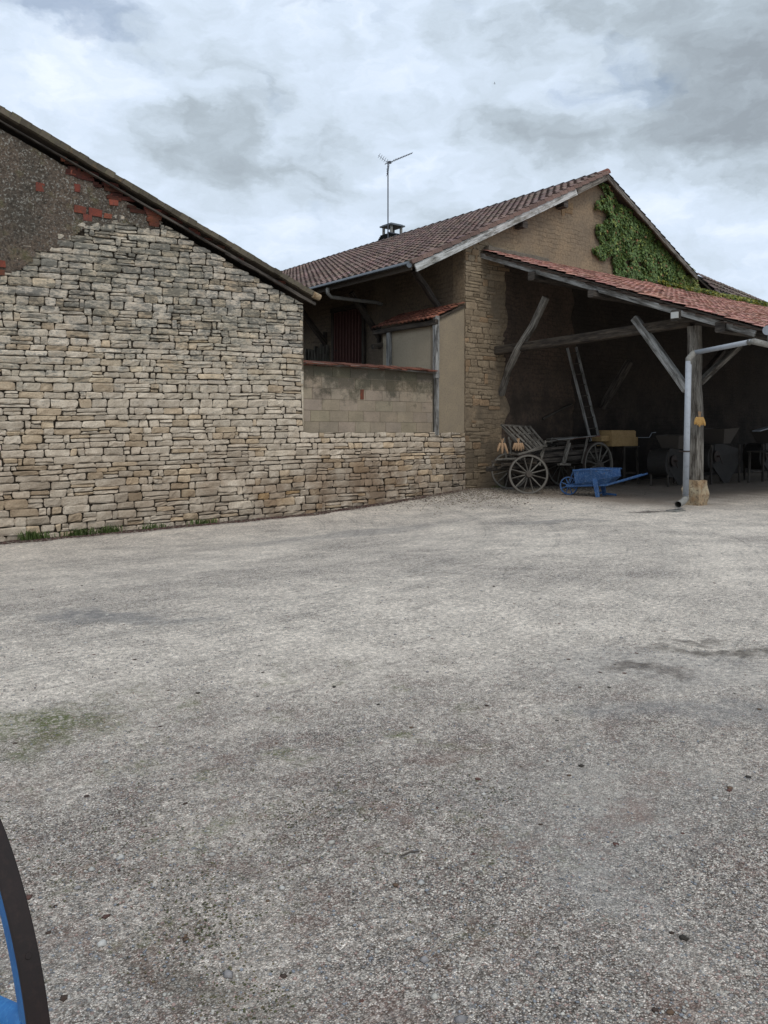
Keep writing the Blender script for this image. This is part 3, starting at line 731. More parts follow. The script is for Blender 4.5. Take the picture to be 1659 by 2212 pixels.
mb.build('ridge_tiles',M['tile_barn'],barn)
# verge tiles overhanging the bargeboard
mb=MB(); 
for k in range(nr):
    p=Vector((EL.x,YV-.05,EL.z)).lerp(Vector((AP.x,YV-.05,AP.z)),k/nr); q=Vector((EL.x,YV-.05,EL.z)).lerp(Vector((AP.x,YV-.05,AP.z)),(k+1.02)/nr)
    c=R.uniform(.8,1.25); nn=Vector((-sB,0,1)).normalized()
    mb.poly([p+nn*.075,q+nn*.045,q-nn*.06,p-nn*.03],(0,.12,0),(c*1.1,c,c*.97))
mb.build('verge_tiles',M['tile_barn'],barn)
nn=Vector((-sB,0,1)).normalized()
mb=MB(); A=Vector((EL.x+.08,YV,EL.z)); B=Vector((AP.x,YV,AP.z))
mb.timber([A.lerp(B,q/8*.80)-nn*.13 for q in range(9)],.035,.20,jit=.002,cham=.05); mb.build('bargeboard',M['bargewhite'],barn)
mb=MB(); mb.timber([A.lerp(B,.805+q/3*.18)-nn*.13 for q in range(4)],.035,.17,jit=.004,cham=.05)
Bn=Vector((ER.x,YV,ER.z)); n2=Vector((-sR,0,1)).normalized()
mb.timber([B.lerp(Bn,q/8)-n2*.13 for q in range(9)],.05,.14,jit=.006,cham=.05); mb.build('bargeboard',M['oldwood'],barn)
for (u,v) in ((1133,484),(1221,440)):
    p=P(u,v,y=-.30); mb=MB(); mb.timber([(p.x,-.32,p.z),(p.x,0.1,p.z)],.20,.20,jit=.01); mb.build('purlin_end',M['midwood'],barn)
# eaves gutter, pipe, struts, loft door, boards
mb=MB(); gx=EL.x-.05; mb.tube([(gx,YV+.02,EL.z-.05),(gx,BD,EL.z-.05)],.085,10,half=True,cap=False); mb.tube([(gx,YV+.02,EL.z-.05),(gx,YV+.04,EL.z-.05)],.084,14)
mb.tube([(gx-.085,YV+.02,EL.z-.045),(gx-.085,BD,EL.z-.045)],.012,6)
gt=mb.build('gutter',M['zinc'],barn,smooth=False)
mb=MB(); mb.tube([(gx,3.3,EL.z-.12),(gx,3.3,EL.z-.26),(gx+.12,3.32,EL.z-.36),(-.2,3.6,5.52),(-.02,3.62,5.48)],.055,10); mb.build('gutter_pipe',M['pvcold'],gt,smooth=True)
mb=MB(); mb.box((EL.x+.03,YV+.05,EL.z-.17),(EL.x+.07,BD,EL.z-.03)); 
mb.poly([(EL.x+.08,YV+.06,EL.z-.10),(0,YV+.06,rB(0)-.18),(0,YV+.06,rB(0)-.13),(EL.x+.08,YV+.06,EL.z-.05)],(0,BD-.1,0)); mb.build('soffit',M['darkwood'],barn)
for (a,b) in (((-.02,1.0,5.05),(-.95,1.0,6.0)),((-.02,3.73,4.50),(-1.1,3.73,5.75)),((-.02,6.7,4.55),(-1.1,6.7,5.7)),((-.02,9.6,4.6),(-1.1,9.6,5.7))):
    mb=MB(); mb.timber([a,b],.15,.16,up=(0,1,0),seg=5,jit=.008); mb.timber([(-.04,a[1],a[2]-.35),(-.04,a[1],a[2]+.4)],.1,.12,up=(0,1,0)) if a[1]>1.5 else None
    mb.build('eaves_strut',M['midwood'] if a[1]<1.5 else M['darkwood'],barn)
mb=MB(); d0=P(782,0,x=-.05).y; d1=P(723,0,x=-.05).y; nb=9; w_=(d1-d0)/nb
for k in range(nb): mb.timber([(-.055,d0+w_*(k+.5),3.1),(-.055,d0+w_*(k+.5),5.5)],.045,w_-.006,up=(1,0,0),cham=.08)
dr=mb.build('loft_door',M['door'],barn)
mb=MB(); mb.box((-.12,d1-.16,4.25),(-.08,d1-.02,4.29)); mb.build('latch',M['iron'],dr)
mb=MB(); mb.timber([(-.05,d0-.09,3.0),(-.05,d0-.09,5.65)],.12,.12,up=(1,0,0)); mb.timber([(-.05,d1+.09,3.0),(-.05,d1+.09,5.65)],.12,.12,up=(1,0,0)); mb.timber([(-.05,d0-.2,5.6),(-.05,d1+.2,5.6)],.12,.14); mb.build('door_frame',M['darkwood'],barn)
mb=MB()
for k in range(8): 
    yy=P(664+6.3*k,0,x=-.05).y; mb.timber([(-.05,yy,3.0),(-.05,yy,4.45+R.uniform(-.05,.1))],.03,.17,up=(1,0,0),cham=.05)
mb.build('board_cladding',wood('dull_boards',(.16,.15,.125),(.12,.11,.09),(.08,.075,.06)),barn)
# chimney
cx=6.75; cy=P(847,500,x=6.75).y
mb=MB(); mb.box((cx-.36,cy-.36,9.0),(cx+.36,cy+.36,10.0)); 
for k in range(3): mb.box((cx-.44+.03*k,cy-.44+.03*k,10.001+.07*k),(cx+.44-.03*k,cy+.44-.03*k,10.069+.07*k))
ch=mb.build('chimney',M['tile_moss'],barn)
for sx in (-1,1):
    for sy in (-1,1):
        mb=MB(); mb.box((cx+sx*.27-.045,cy+sy*.27-.045,10.212),(cx+sx*.27+.045,cy+sy*.27+.045,10.55)); mb.build('cap_pillar',M['pvcold'],ch)
mb=MB(); mb.box((cx-.40,cy-.40,10.552),(cx+.40,cy+.40,10.61)); mb.box((cx-.33,cy-.33,10.612),(cx+.33,cy+.33,10.65)); mb.build('cap_slab',M['zinc'],ch)
# aerial
ax,ay=P(837.6,500,y=10.7).x,10.7
ztop=P(837.6,352,y=10.7).z
an=thing('tv_aerial',(ax,ay,9.9),'thin television aerial on a tall mast fixed to the barn chimney','aerial')
mb=MB(); mb.tube([(ax,ay,9.7),(ax,ay,ztop+.08)],.026,8); mb.box((ax-.02,ay-.03,10.0),(cx-.3,ay+.03,10.04)); mb.build('mast',M['mast'],an)
mb=MB(); bdir=Vector((.80,-.42,.42)).normalized(); side=bdir.cross(Vector((0,0,1))).normalized(); b0=Vector((ax,ay,ztop))
b1=b0+bdir*1.15; mb.tube([b0-bdir*.15,b1],.016,6)
upv=side.cross(bdir).normalized()
for k in range(13):
    p=b0+bdir*(.25+.075*k); w_=.20-.007*k; mb.tube([p-side*w_,p+side*w_],.009,4)
for sgn in (1,-1):
    for q in range(5):
        p=b0-bdir*(.02+.05*q)+upv*sgn*(.08+.085*q); mb.tube([p-side*.27,p+side*.27],.009,4)
    mb.tube([b0,b0-bdir*.25+upv*sgn*.45],.008,4)
pp_=[b0+Vector((0,0,-.05))+side*.30*math.cos(t)+Vector((0,0,1))*.22*math.sin(t)-Vector((0,0,.05)) for t in np.linspace(3.3,6.2,9)]; mb.tube(pp_,.007,4)
mb.box((b0.x+.05,b0.y-.06,b0.z+.0),(b0.x+.15,b0.y+.03,b0.z+.09))
mb.build('antenna_array',M['mast'],an)

# ------------------------------------------------------------------ rear outbuilding beyond the barn
ob=thing('tiled_outbuilding',(17,1.5,0),'dark tiled low outbuilding seen beyond the right end of the barn gable','building')
q0=P(1503,590,y=.9); q1=P(1664,657,y=.9); q1=q0+(q1-q0)*1.6
mb=MB(); dq=(q1-q0); mb.v=[]
L=dq.length; aa=dq.normalized()
tile_roof(mb,(q0.x,-.05,q0.z-.95),aa,(0,.95,.95),int(L/.23),4,.23,.336,.05,.05,4,.3)
mb.build('roof_tiles',M['tile_dark'],ob)
mb=MB(); mb.poly([(q0.x,.9,q0.z-.06),(q1.x,.9,q1.z-.06),(q1.x,6,q1.z-3.6),(q0.x,6,q0.z-3.6)],(0,0,-.08)); mb.poly([(q0.x,.0,q0.z-1.0),(q1.x,.0,q1.z-1.0),(q1.x,.9,q1.z-.1),(q0.x,.9,q0.z-.1)],(0,0,-.06)); mb.build('roof_deck',M['darkwood'],ob)
mb=MB(); mb.poly([(XR+.003,.0,-.6),(q1.x,.0,-.6),(q1.x,.0,q1.z-1.07),(XR+.003,.0,q0.z-1.07)],(0,.4,0)); mb.box((q1.x-.4,.41,-.6),(q1.x,6,3.6)); mb.build('wall',M['shade_rubble'],ob)  # wall in the same painted-in shade tone as the shed rubble
mb=MB(); mb.poly([(q0.x+.1,-.13,q0.z-.93),(q0.x+2.1,-.13,q0.z-1.10),(q0.x+2.1,.0,q0.z-.95),(q0.x+.1,.0,q0.z-.8)],(0,0,.03)); mb.build('loose_ridge_slab',M['tile_moss'],ob)

# ------------------------------------------------------------------ open shed
XE=q1.x
shed=thing('open_shed',(1.2,-6,0),'open timber shed with pink-red tile roof leaning against the barn gable','shed')
RZ0=6.6; RS=(P(1640,706,y=-7.75).z-RZ0)/-7.75      # slope
rS=lambda y: RZ0+RS*y
XV=.62
ncs=int((XE-XV)/.235); nrs=27; ln=math.hypot(7.85,7.85*RS)
mb=MB(); tile_roof(mb,(XV,-7.85,rS(-7.85)),(1,0,0),(0,1,RS),ncs,nrs,.235,ln/nrs,.026,.030,3,.28,jit=.012)
mb.build('roof_tiles',M['tile_red'],shed)
mb=MB(); n3=Vector((0,-RS,1)).normalized()
mb.poly([Vector((XV+.03,-7.8,rS(-7.8)))-n3*.03,Vector((XV+.03,-.02,rS(-.02)))-n3*.03,Vector((XV+.03,-.02,rS(-.02)))-n3*.06,Vector((XV+.03,-7.8,rS(-7.8)))-n3*.06],(XE-XV-.06,0,0)); mb.build('roof_deck',M['darkwood'],shed)
# broken undertiles along the verge
mb=MB()
for k in range(nrs+3):
    y=-7.85+k*ln/nrs*.92*.98; 
    if y>-.1: break
    c=R.uniform(.25,.6); p=Vector((XV-.04-R.uniform(0,.12),y,rS(y)-.02+R.uniform(-.02,.01))); d=Vector((0,1,RS)).normalized()
    mb.poly([p-n3*.045,p-n3*.02,p+d*.32-n3*.055,p+d*.32-n3*.08],(.3,0,0),(c,c*.9,c*.85))
mb.build('verge_tiles',M['tile_dark'],shed)
mb=MB(); mb.timber([Vector((XV-.02,-7.7,rS(-7.7)))-n3*.155,Vector((XV-.02,-4,rS(-4)))-n3*.165,Vector((XV-.02,-.03,rS(-.03)))-n3*.15],.045,.125,jit=.003,cham=.08); mb.build('bargeboard',M['greywood'],shed)
for x in list(np.arange(XV+.25,XE-.3,1.1)):
    mb=MB(); mb.timber([Vector((x,-7.5,rS(-7.5)))-n3*.125,Vector((x,-.03,rS(-.03)))-n3*.125],.08,.12,seg=5,jit=.006); mb.build('rafter',M['darkwood'],shed)
for (u,v,y,s_,xo) in ((1160.7,598,-1.9,.22,0),(1296,637,-3.84,.17,-.12),(1470,683,-5.93,.24,.04),(1567,708,-6.95,.22,-.0)):
    z=P(u,v,y=y).z; mb=MB(); mb.timber([(XV-.1+xo,y,z),(XE-.3,y,z)],s_,s_,seg=10,jit=.006)
    mb.build('purlin',M['midwood'],shed)
mb=MB(); mb.box((XV-.13,-6.02,4.03),(XV-.09,-5.86,4.16)); mb.build('purlin_end_cap',M['bargewhite'],shed)
def shed_post(x):
    mb=MB(); mb.timber([(x+.03,-6.04,.52),(x+.0,-6.04,1.2),(x+.07,-6.04,2.0),(x-.02,-6.04,2.7),(x+.0,-6.04,3.3),(x-.02,-6.04,3.9)],.25,.27,up=(0,1,0),jit=.022,cham=.22)
    po=mb.build('post',M['oldwood'],shed)
    mb=MB(); nn_=6
    def pq(i,j,f):   # rough block, six gridded faces
        a_=-1+2*i/nn_; b_=-1+2*j/nn_
        v_={0:(a_,-1,b_),1:(1,a_,b_),2:(-a_,1,b_),3:(-1,-a_,b_),4:(a_,b_,1)}[f]; v_=Vector(v_)
        r_=1-.05*max(0,abs(v_.x)+abs(v_.y)+abs(v_.z)-2.2)
        q_=Vector((v_.x*.19*r_,v_.y*.19*r_,v_.z*.31*r_+.235))
        d_=mnoise.fractal(q_*7+Vector((x,0,0)),.8,2,4)*.06
        return (x+q_.x*(1+d_*3),-6.04+q_.y*(1+d_*3),q_.z*(1+d_*.3))
    for f in range(5):
        b=len(mb.v)
        for j in range(nn_+1):
            for i in range(nn_+1): mb.v.append(pq(i,j,f))
        for j in range(nn_):
            for i in range(nn_): q_=b+j*(nn_+1)+i; mb.face((q_,q_+1,q_+nn_+2,q_+nn_+1))
    mb.build('stone_pad',M['pad'],shed)
shed_post(1.15); shed_post(6.2)
mb=MB(); mb.timber([(1.2,.05,3.86),(1.2,-3.2,3.92),(1.2,-5.95,4.02)],.20,.23,jit=.012,seg=None); mb.build('tie_beam',M['darkwood'],shed)
mb=MB(); pb=P(1082,852,y=-.02); q=[pb,P(1098,800,y=-.5),P(1118,755,y=-.9),P(1150,705,y=-1.3),P(1180,643,y=-1.7)]
mb.timber(q,.15,.17,jit=.015,up=(0,1,0)); mb.build('brace',M['oldwood'],shed)
mb=MB(); mb.timber([P(1482,843,y=-5.9),P(1438,780,y=-5.35),P(1371,688,y=-4.5)],.17,.17,jit=.008,up=(1,0,0)); mb.build('brace',M['greywood'],shed)
mb=MB(); mb.timber([P(1512,826,y=-6.0),P(1550,790,y=-6.0),P(1596,748,y=-6.0)],.12,.14,jit=.006,up=(0,1,0)); mb.build('brace',M['oldwood'],shed)
mb=MB(); mb.timber([P(1516,815,y=-5.7),P(1560,760,y=-4.2)],.12,.14,up=(0,1,0)); mb.build('brace',M['darkwood'],shed)
mb=MB(); a=P(1300,880,y=-.2); b=P(1360,780,y=-1.2); mb.timber([a,b],.2,.2,jit=.01,seg=4); mb.build('brace',M['midwood'],shed)
MF=surf('grey_mortar',(.17,.15,.12),(.12,.105,.085),5,30,(.08,.07,.055))
for (x0,x1) in ((.7,3.4),(8.6,10.6)):
    mb=MB(); pts=[(x,-.10,rS(-.1)+.05+.02*mnoise.noise((x*3,0,0))) for x in np.arange(x0,x1,.25)]; mb.timber(pts,.24,.13,jit=.02); mb.build('mortar_flashing',MF,shed)
# shed gutter and downpipe
gy=-7.93; gz=rS(-7.85)-.05
mb=MB(); mb.tube([(XV-.12,gy,gz),(XE,gy,gz-.05)],.095,10,half=True,cap=False); mb.tube([(XV-.12,gy,gz),(XV-.10,gy,gz)],.094,14); mb.tube([(XV-.12,gy-.095,gz),(XE,gy-.095,gz-.05)],.012,6)
sg=mb.build('gutter',M['pvc'],shed)
px,py=.98,-6.33
ex,ez=XV+.02,gz
s0=P(1626,741,y=-7.5); 
mb=MB(); mb.tube([(ex,gy,ez-.03),(ex,gy,ez-.16),(ex+.01,gy+.05,ez-.27),P(1626,737,y=-7.78),P(1618,739,y=-7.68)],.062,14); mb.build('pipe_elbow',M['pvcold'],sg,smooth=True)
A=P(1622,738,y=-7.72); Bp=P(1499,762,y=-6.38)
mb=MB(); mb.tube([A,Bp],.05,14); mb.build('slanting_pipe',M['pvc'],sg,smooth=True)
pt=P(1487,775,y=-6.38); pbm=P(1480.5,1071,y=-6.38)
mb=MB(); mb.tube([Bp,Bp.lerp(pt,.45)+Vector((0,0,.0)),pt,pt-Vector((0,0,.12))],.063,14); mb.build('pipe_elbow',M['pvcold'],sg,smooth=True)
mb=MB(); mb.tube([pt-Vector((0,0,.05)),pbm],.062,16); mb.build('downpipe',M['pvc'],sg,smooth=True)
mb=MB(); zc=P(1483,975,y=-6.38).z; c0=pt.lerp(pbm,(pt.z-zc)/(pt.z-pbm.z)); mb.tube([c0+Vector((0,0,.015)),c0-Vector((0,0,.015))],.070,16); mb.tube([c0,c0+Vector((.05,.2,0))],.012,6); mb.build('pipe_clip',M['iron'],sg)
sh=pbm; mb=MB(); out=P(1464,1090,y=-6.60); mb.tube([sh+Vector((0,0,.03)),sh-Vector((0,0,.06)),sh.lerp(out,.35)-Vector((0,0,.06)),out],.066,14,cap=False); mb.build('pipe_shoe',M['pvcold'],sg,smooth=True)
mb=MB(); g=ground_h(out.x,out.y); mb.box((out.x-.12,out.y-.04,g-.02),(out.x+.22,out.y+.2,g+.03)); mb.build('splash_slab',M['pvcold'],shed)

# ------------------------------------------------------------------ creepers
def leaves(mb, pts, size, greens, nrm, spread=.9):
    for p in pts:
        s=size*R.uniform(.65,1.3); g=greens(p)
        n=(Vector(nrm)+Vector((R.uniform(-1,1),R.uniform(-1,1),R.uniform(-1,1)))*spread*.6).normalized()
        d=Vector((R.uniform(-.6,.6),R.uniform(-.3,.3),-1)); d=(d-n*d.dot(n)).normalized(); e=n.cross(d)
        a=p-d*s*.15; b=p+e*s*.48+d*s*.25+n*s*.05; c=p+d*s*.95-n*s*.12; f=p-e*s*.48+d*s*.25+n*s*.05
        k=len(mb.v); mb.v += [tuple(a),tuple(b),tuple(c),tuple(f)]
        mb.face((k,k+1,k+2),g); mb.face((k,k+2,k+3),tuple(x*.9 for x in g))
iv=[P(u,v,y=-.1) for u,v in ((1303,398),(1318,412),(1345,440),(1385,478),(1425,516),(1465,556),(1498,590),(1512,620),(1500,632),(1455,628),(1400,616),(1370,612),(1350,604),(1318,595),(1330,583),(1322,562),(1296,553),(1284,548),(1282,537),(1302,527),(1298,510),(1288,498),(1288,488),(1308,485),(1314,470),(1303,452),(1288,446),(1289,434),(1306,430),(1300,415))]
x0=min(p.x for p in iv); x1=max(p.x for p in iv); z0=min(p.z for p in iv); z1=max(p.z for p in iv)
pts=[]; 
while len(pts)<22000:
    x=R.uniform(x0-.1,x1+.1); z=R.uniform(z0-.1,z1+.1)
    if not inpoly(x+.22*mnoise.noise((x*2.5,z*2.5,1)),z+.2*mnoise.noise((x*2.5,z*2.5,5)),iv): continue
    th=.05+.20*max(0,mnoise.noise((x*1.6,z*1.6,8))+.35)
    gap=mnoise.noise((x*3.0,z*3.0,20))
    if gap<-.34: continue
    pts.append(Vector((x,-.04-th*R.random(),z)))
def ivy_green(p):
    k=R.uniform(.55,1.35); q=sm(9.5,12,p.x)*sm(8.6,6.8,p.z)*R.uniform(.3,1); e=R.random()
    g=(.048+.06*q,.078+.03*q,.024)
    if e<.12: g=(.10,.12,.03)
    if e>.97: g=(.12,.06,.03)
    return tuple(x*k*3.0 for x in g)
mb=MB(); leaves(mb,pts,.095,ivy_green,(0,-1,.35)); 
ivo=thing('ivy',(8.5,-.1,6.4),'dense green creeper covering the right side of the barn gable','climbing plant')
mb.build('foliage',M['leaf'],ivo)
mb=MB()
for k in range(26):
    p=Vector((R.uniform(8.5,11),-.05,6.7)); pl=[p]
    for q in range(7):
        p=p+Vector((R.uniform(-.35,.22),0,R.uniform(.15,.38)))
        if not inpoly(p.x,p.z,iv): break
        pl.append(p.copy())
    if len(pl)>2: mb.tube(pl,.012,5)
mb.build('stem',M['midwood'],ivo)
pts=[]
while len(pts)<3600:
    x=R.uniform(8.6,19.5); y=-R.random()**1.3*(.85+.6*mnoise.noise((x*1.5,0,3))); 
    if mnoise.noise((x*2.2,y*3,6))<-.12: continue
    pts.append(Vector((x,y-.05,rS(y)+.03+R.uniform(0,.16))))
def yg(p):
    k=R.uniform(.6,1.3); return (.30*k,.31*k,.05*k) if R.random()<.6 else (.10*k,.15*k,.035*k)
mb=MB(); leaves(mb,pts,.105,yg,(0,-.5,1),1.1)
vo=thing('roof_vine',(13,-.4,6.3),'yellow-green vine trailing along the top edge of the shed roof','climbing plant')
mb.build('foliage',M['leaf'],vo)
mb=MB(); mb.tube([(x,-.25+.12*math.sin(x*3),rS(-.25)+.06) for x in np.arange(8.8,19,.4)],.014,5); mb.build('stem',M['midwood'],vo)

# weeds at the foot of the wall
def tuft(u,v,w,n,h,label):
    p=P(u,v,y=-.16); z=ground_h(p.x,-.16); mb=MB()
    for k in range(int(n*.6)):
        x=p.x+R.gauss(0,w*1.2); y=-.16+R.uniform(-.08,.05); a=R.uniform(0,6.28); hh=h*R.uniform(.4,1.1); ln=R.uniform(.2,.9)*hh; wd=.008
        t=Vector((math.cos(a)*ln,math.sin(a)*ln,hh)); s=Vector((-math.sin(a),math.cos(a),0))*wd; b=Vector((x,y,z-.01)); k_=R.uniform(.6,1.7); c=(.09*k_,.13*k_,.04*k_)
        i=len(mb.v); mb.v+= [tuple(b-s),tuple(b+s),tuple(b+t*.55+s+Vector((0,0,.02))),tuple(b+t*.55-s+Vector((0,0,.02))),tuple(b+t)]
        mb.face((i,i+1,i+2,i+3),c); mb.face((i+3,i+2,i+4),c)
    o=mb.build('weed_tuft',M['grass'],None,(p.x,-.16,z)); tag(o,label,'weed','weeds at the foot of the stone wall')
tuft(60,1148,.07,130,.20,'leftmost low weed tuft at the stone wall foot'); tuft(82,1156,.10,170,.16,'dark weed tuft just right of the leftmost one at the wall foot')
tuft(172,1148,.15,240,.16,'widest weed tuft growing at the stone wall foot'); tuft(237,1144,.08,130,.17,'small upright weed tuft right of the widest one')
tuft(335,1138,.12,110,.12,'sparse pale weed tuft near the middle of the wall foot'); tuft(440,1130,.14,150,.12,'low spreading weed tuft farthest right along the wall foot')
tuft(1080,1063,.1,60,.1,'tiny weed tuft at the barn corner beside the cart wheel')

# ------------------------------------------------------------------ wheels
def wheel_parts(parent, c, axis, Rr, width, thick, hub, nsp, mats, hubl=.26, top_name='wheel', spw=.04, tyre=.012):
    """felloe mesh named wheel; tyre, hub and spokes below it"""
    c=Vector(c); ax=Vector(axis).normalized()
    mb=MB(); ri=Rr-thick; mb.lathe([(ri,-width/2),(ri,width/2),(Rr-tyre,width/2),(Rr-tyre,-width/2)],c,ax,48,closed=True)
    w=mb.build(top_name,mats[0],parent)
    sub=w if parent.parent is None else parent
    if tyre:
        mb=MB(); mb.lathe([(Rr-tyre+.001,-width/2-.003),(Rr-tyre+.001,width/2+.003),(Rr,width/2+.003),(Rr,-width/2-.003)],c,ax,48,closed=True); mb.build('tyre',mats[2],w)
    mb=MB(); mb.lathe([(hub*.55,-hubl/2),(hub*.8,-hubl/2),(hub,-hubl/5),(hub,hubl/5),(hub*.75,hubl/2),(hub*.45,hubl/2)],c,ax,20); mb.build('hub',mats[1],w)
    a=ax.cross(Vector((0,0,1))).normalized(); b=a.cross(ax)
    for k in range(nsp):
        th=2*math.pi*(k+.5)/nsp; d=a*math.cos(th)+b*math.sin(th)
        mb=MB(); mb.timber([c+d*hub*.8,c+d*(ri+.005)],spw,spw*1.25,up=ax,cham=.3,taper=.8); mb.build('spoke',mats[0],w)
    return w
# ------------------------------------------------------------------ hay cart
cart=thing('hay_cart',(2.2,-1.0,0),'old grey wooden hay cart with spoked wheels and slatted rack under the shed','cart')
M['cartwood']=wood('dusty_cart_wood',(.15,.14,.122),(.085,.075,.064),(.055,.047,.038)); gw_=[M['cartwood'],M['midwood'],M['iron']]
f1=Vector((.49,-1.83,0)); f1.z=ground_h(f1.x,f1.y)+.505; f2=Vector((.93,-.78,0)); f2.z=ground_h(f2.x,f2.y)+.505
axd=(f2-f1).normalized(); spn=Vector((axd.x,axd.y,0))
spn=Vector((.62,.78,0)).normalized()
wheel_parts(cart,f1,spn,.51,.06,.055,.085,12,gw_); wheel_parts(cart,f2,spn,.51,.06,.055,.085,12,gw_)
r1=Vector((3.65,-1.62,.655)); r2=Vector((3.65,-.28,.655))
wheel_parts(cart,r1,(0,1,0),.65,.06,.06,.10,12,gw_); wheel_parts(cart,r2,(0,1,0),.65,.06,.06,.10,12,gw_)
mb=MB(); mb.timber([f1,f2],.08,.1); mb.timber([r1,r2],.08,.1); mb.build('axle',M['darkwood'],cart)
mb=MB(); zb=.80
for k in range(7): mb.timber([(1.1,-1.35+.15*k,zb+.0),(4.35,-1.35+.15*k,zb+.10)],.14,.035,seg=3,jit=.004)
mb.timber([(-.1,-.95,.62),(2.2,-.95,.70),(4.2,-.95,.74)],.1,.12); mb.build('bed',M['midwood'],cart)
for (ys,nm) in ((-1.45,'side_panel'),(-.40,'side_panel')):
    mb=MB(); s_=-1 if ys<-1 else 1
    for k,(za,ze) in enumerate(((.80,.90),(.95,1.07),(1.10,1.26))):
        mb.timber([(1.15,ys+s_*.02*k,za),(4.0,ys+s_*.03*k,ze)],.03,.115 if k<2 else .07,seg=5,jit=.006)
    mb.build(nm,M['midwood'],cart)
    for (xb,xt) in ((1.3,1.5),(2.25,2.45),(3.1,3.25)):
        mb=MB(); mb.timber([(xb,ys+s_*.04,.70),(xt,ys+s_*.10,1.30+.04*(xb))],.05,.06,jit=.004); mb.build('stake',M['oldwood'],cart)
mb=MB(); mb.timber([P(1206,1003,y=-1.6),P(1230,1003,y=-1.55)],.09,.06); mb.timber([P(1218,1003,y=-1.62),P(1230.5,957,y=-1.62)],.05,.06); mb.build('side_step',M['oldwood'],cart)
# slatted rack: corners near/far
TL=P(1083.3,918.4,y=-.7); TR=P(1144,922,y=-.7); BL=P(1141.8,975,y=-1.6); BR=P(1177.9,962,y=-1.6)
def bil(a,b): return TL.lerp(TR,a).lerp(BL.lerp(BR,a),b)
rk=None
mb=MB(); mb.timber([bil(-.03,0),bil(1.03,0)],.05,.05); mb.timber([bil(-.02,1),bil(1.02,1)],.05,.05); mb.timber([bil(0,-.02),bil(0,1.05)],.06,.05); mb.timber([bil(1,-.02),bil(1,1.05)],.06,.05)
rk=mb.build('slatted_rack',M['cartwood'],cart)
for k in range(4):
    a=(k+1)/5; mb=MB(); mb.timber([bil(a,0),bil(a,1)],.075,.02,up=(0,.7,.7)); mb.build('slat',M['cartwood'],rk)
for b_ in (.36,.7):
    mb=MB(); mb.timber([bil(0,b_),bil(1,b_)],.035,.035); mb.build('cross_rail',M['cartwood'],rk)
for (a,b,w,h,nm,mt) in ((TL,P(1134,980,y=-1.5),.06,.05,'rack_strut','cartwood'),(BR,P(1166,985,y=-1.5),.05,.05,'rack_strut','cartwood'),(P(1098,944,y=-1.1),P(1105,990,y=-1.3),.04,.04,'rack_post','cartwood'),(P(1088,945,y=-.9),P(1093,990,y=-1.0),.04,.04,'rack_post','cartwood'),
 (P(1118,982,y=-1.65),P(1170,968,y=-1.65),.05,.05,'rack_sill','cartwood'),(P(1073,993,y=-1.1),P(1135,990,y=-1.6),.10,.05,'foot_board','cartwood'),(TR,Vector((1.9,-.6,.85)),.05,.05,'rack_strut','cartwood'),
 (P(1085,1004,y=-1.5),Vector((1.4,-1.0,.72)),.08,.08,'bolster','darkwood'),(Vector((-.1,-1.35,.66)),Vector((1.5,-1.25,.72)),.07,.07,'draught_pole','darkwood'),(Vector((.1,-.9,.8)),Vector((.9,-1.75,.8)),.12,.08,'bolster','darkwood')):
    mb=MB(); mb.timber([a,b],w,h,seg=3,jit=.003); mb.build(nm,M[mt],cart)
mb=MB(); mb.timber([(.45,-1.55,1.0),(1.2,-1.35,.9)],.5,.03); mb.build('seat_board',M['darkwood'],cart)
for i,(x,l,y,c,lab) in enumerate(((2.0,1.0,-1.15,'oldwood','pale loose plank lying on the hay cart bed, farthest left'),(2.7,1.4,-1.0,'rag','reddish plank on top of the hay cart load below the ladder'),(2.9,1.25,-1.25,'rag','narrow reddish plank along the near edge of the cart load'),(2.5,1.2,-.8,'oldwood','grey plank at the back of the hay cart load'),(2.2,1.7,-1.33,'greywood','long pale plank resting along the near side of the cart'))):
    mb=MB(); z=1.30+.055*(x-1.5); mb.timber([(x,y,z+.01*i),(x+l,y+R.uniform(-.05,.05),z+.055*l+.01*i)],.16 if i!=4 else .07,.03,jit=.006,seg=3)
    o=mb.build('plank',M[c],None,(x,y,z)); tag(o,lab,'plank','planks loaded on the hay cart')
# ladder
ld=thing('ladder',(4.2,-.9,1.3),'narrow wooden ladder leaning on the shed wall behind the hay cart','ladder')
LA=[(P(1272,938,y=-.95),P(1225,752,y=-.12)),(P(1291,936,y=-.95),P(1244,750,y=-.12))]
for a,b in LA: 
    mb=MB(); mb.timber([a-(b-a)*.08,b],.05,.075,seg=4,jit=.004,up=(0,1,0)); mb.build('rail',M['greywood'],ld)
for k in range(8):
    t=.06+k*.125; mb=MB(); mb.timber([LA[0][0].lerp(LA[0][1],t),LA[1][0].lerp(LA[1][1],t)],.03,.03); mb.build('rung',M['midwood'],ld)
# leaning pole on the wall
mb=MB(); mb.timber([P(1172,905,y=-.06),P(1235,872,y=-.06)],.05,.06,seg=4,jit=.006); o=mb.build('wooden_rail',M['midwood'],None,P(1172,905,y=-.06)); tag(o,'slanting wooden rail fixed to the dark shed wall beside the ladder','rail')

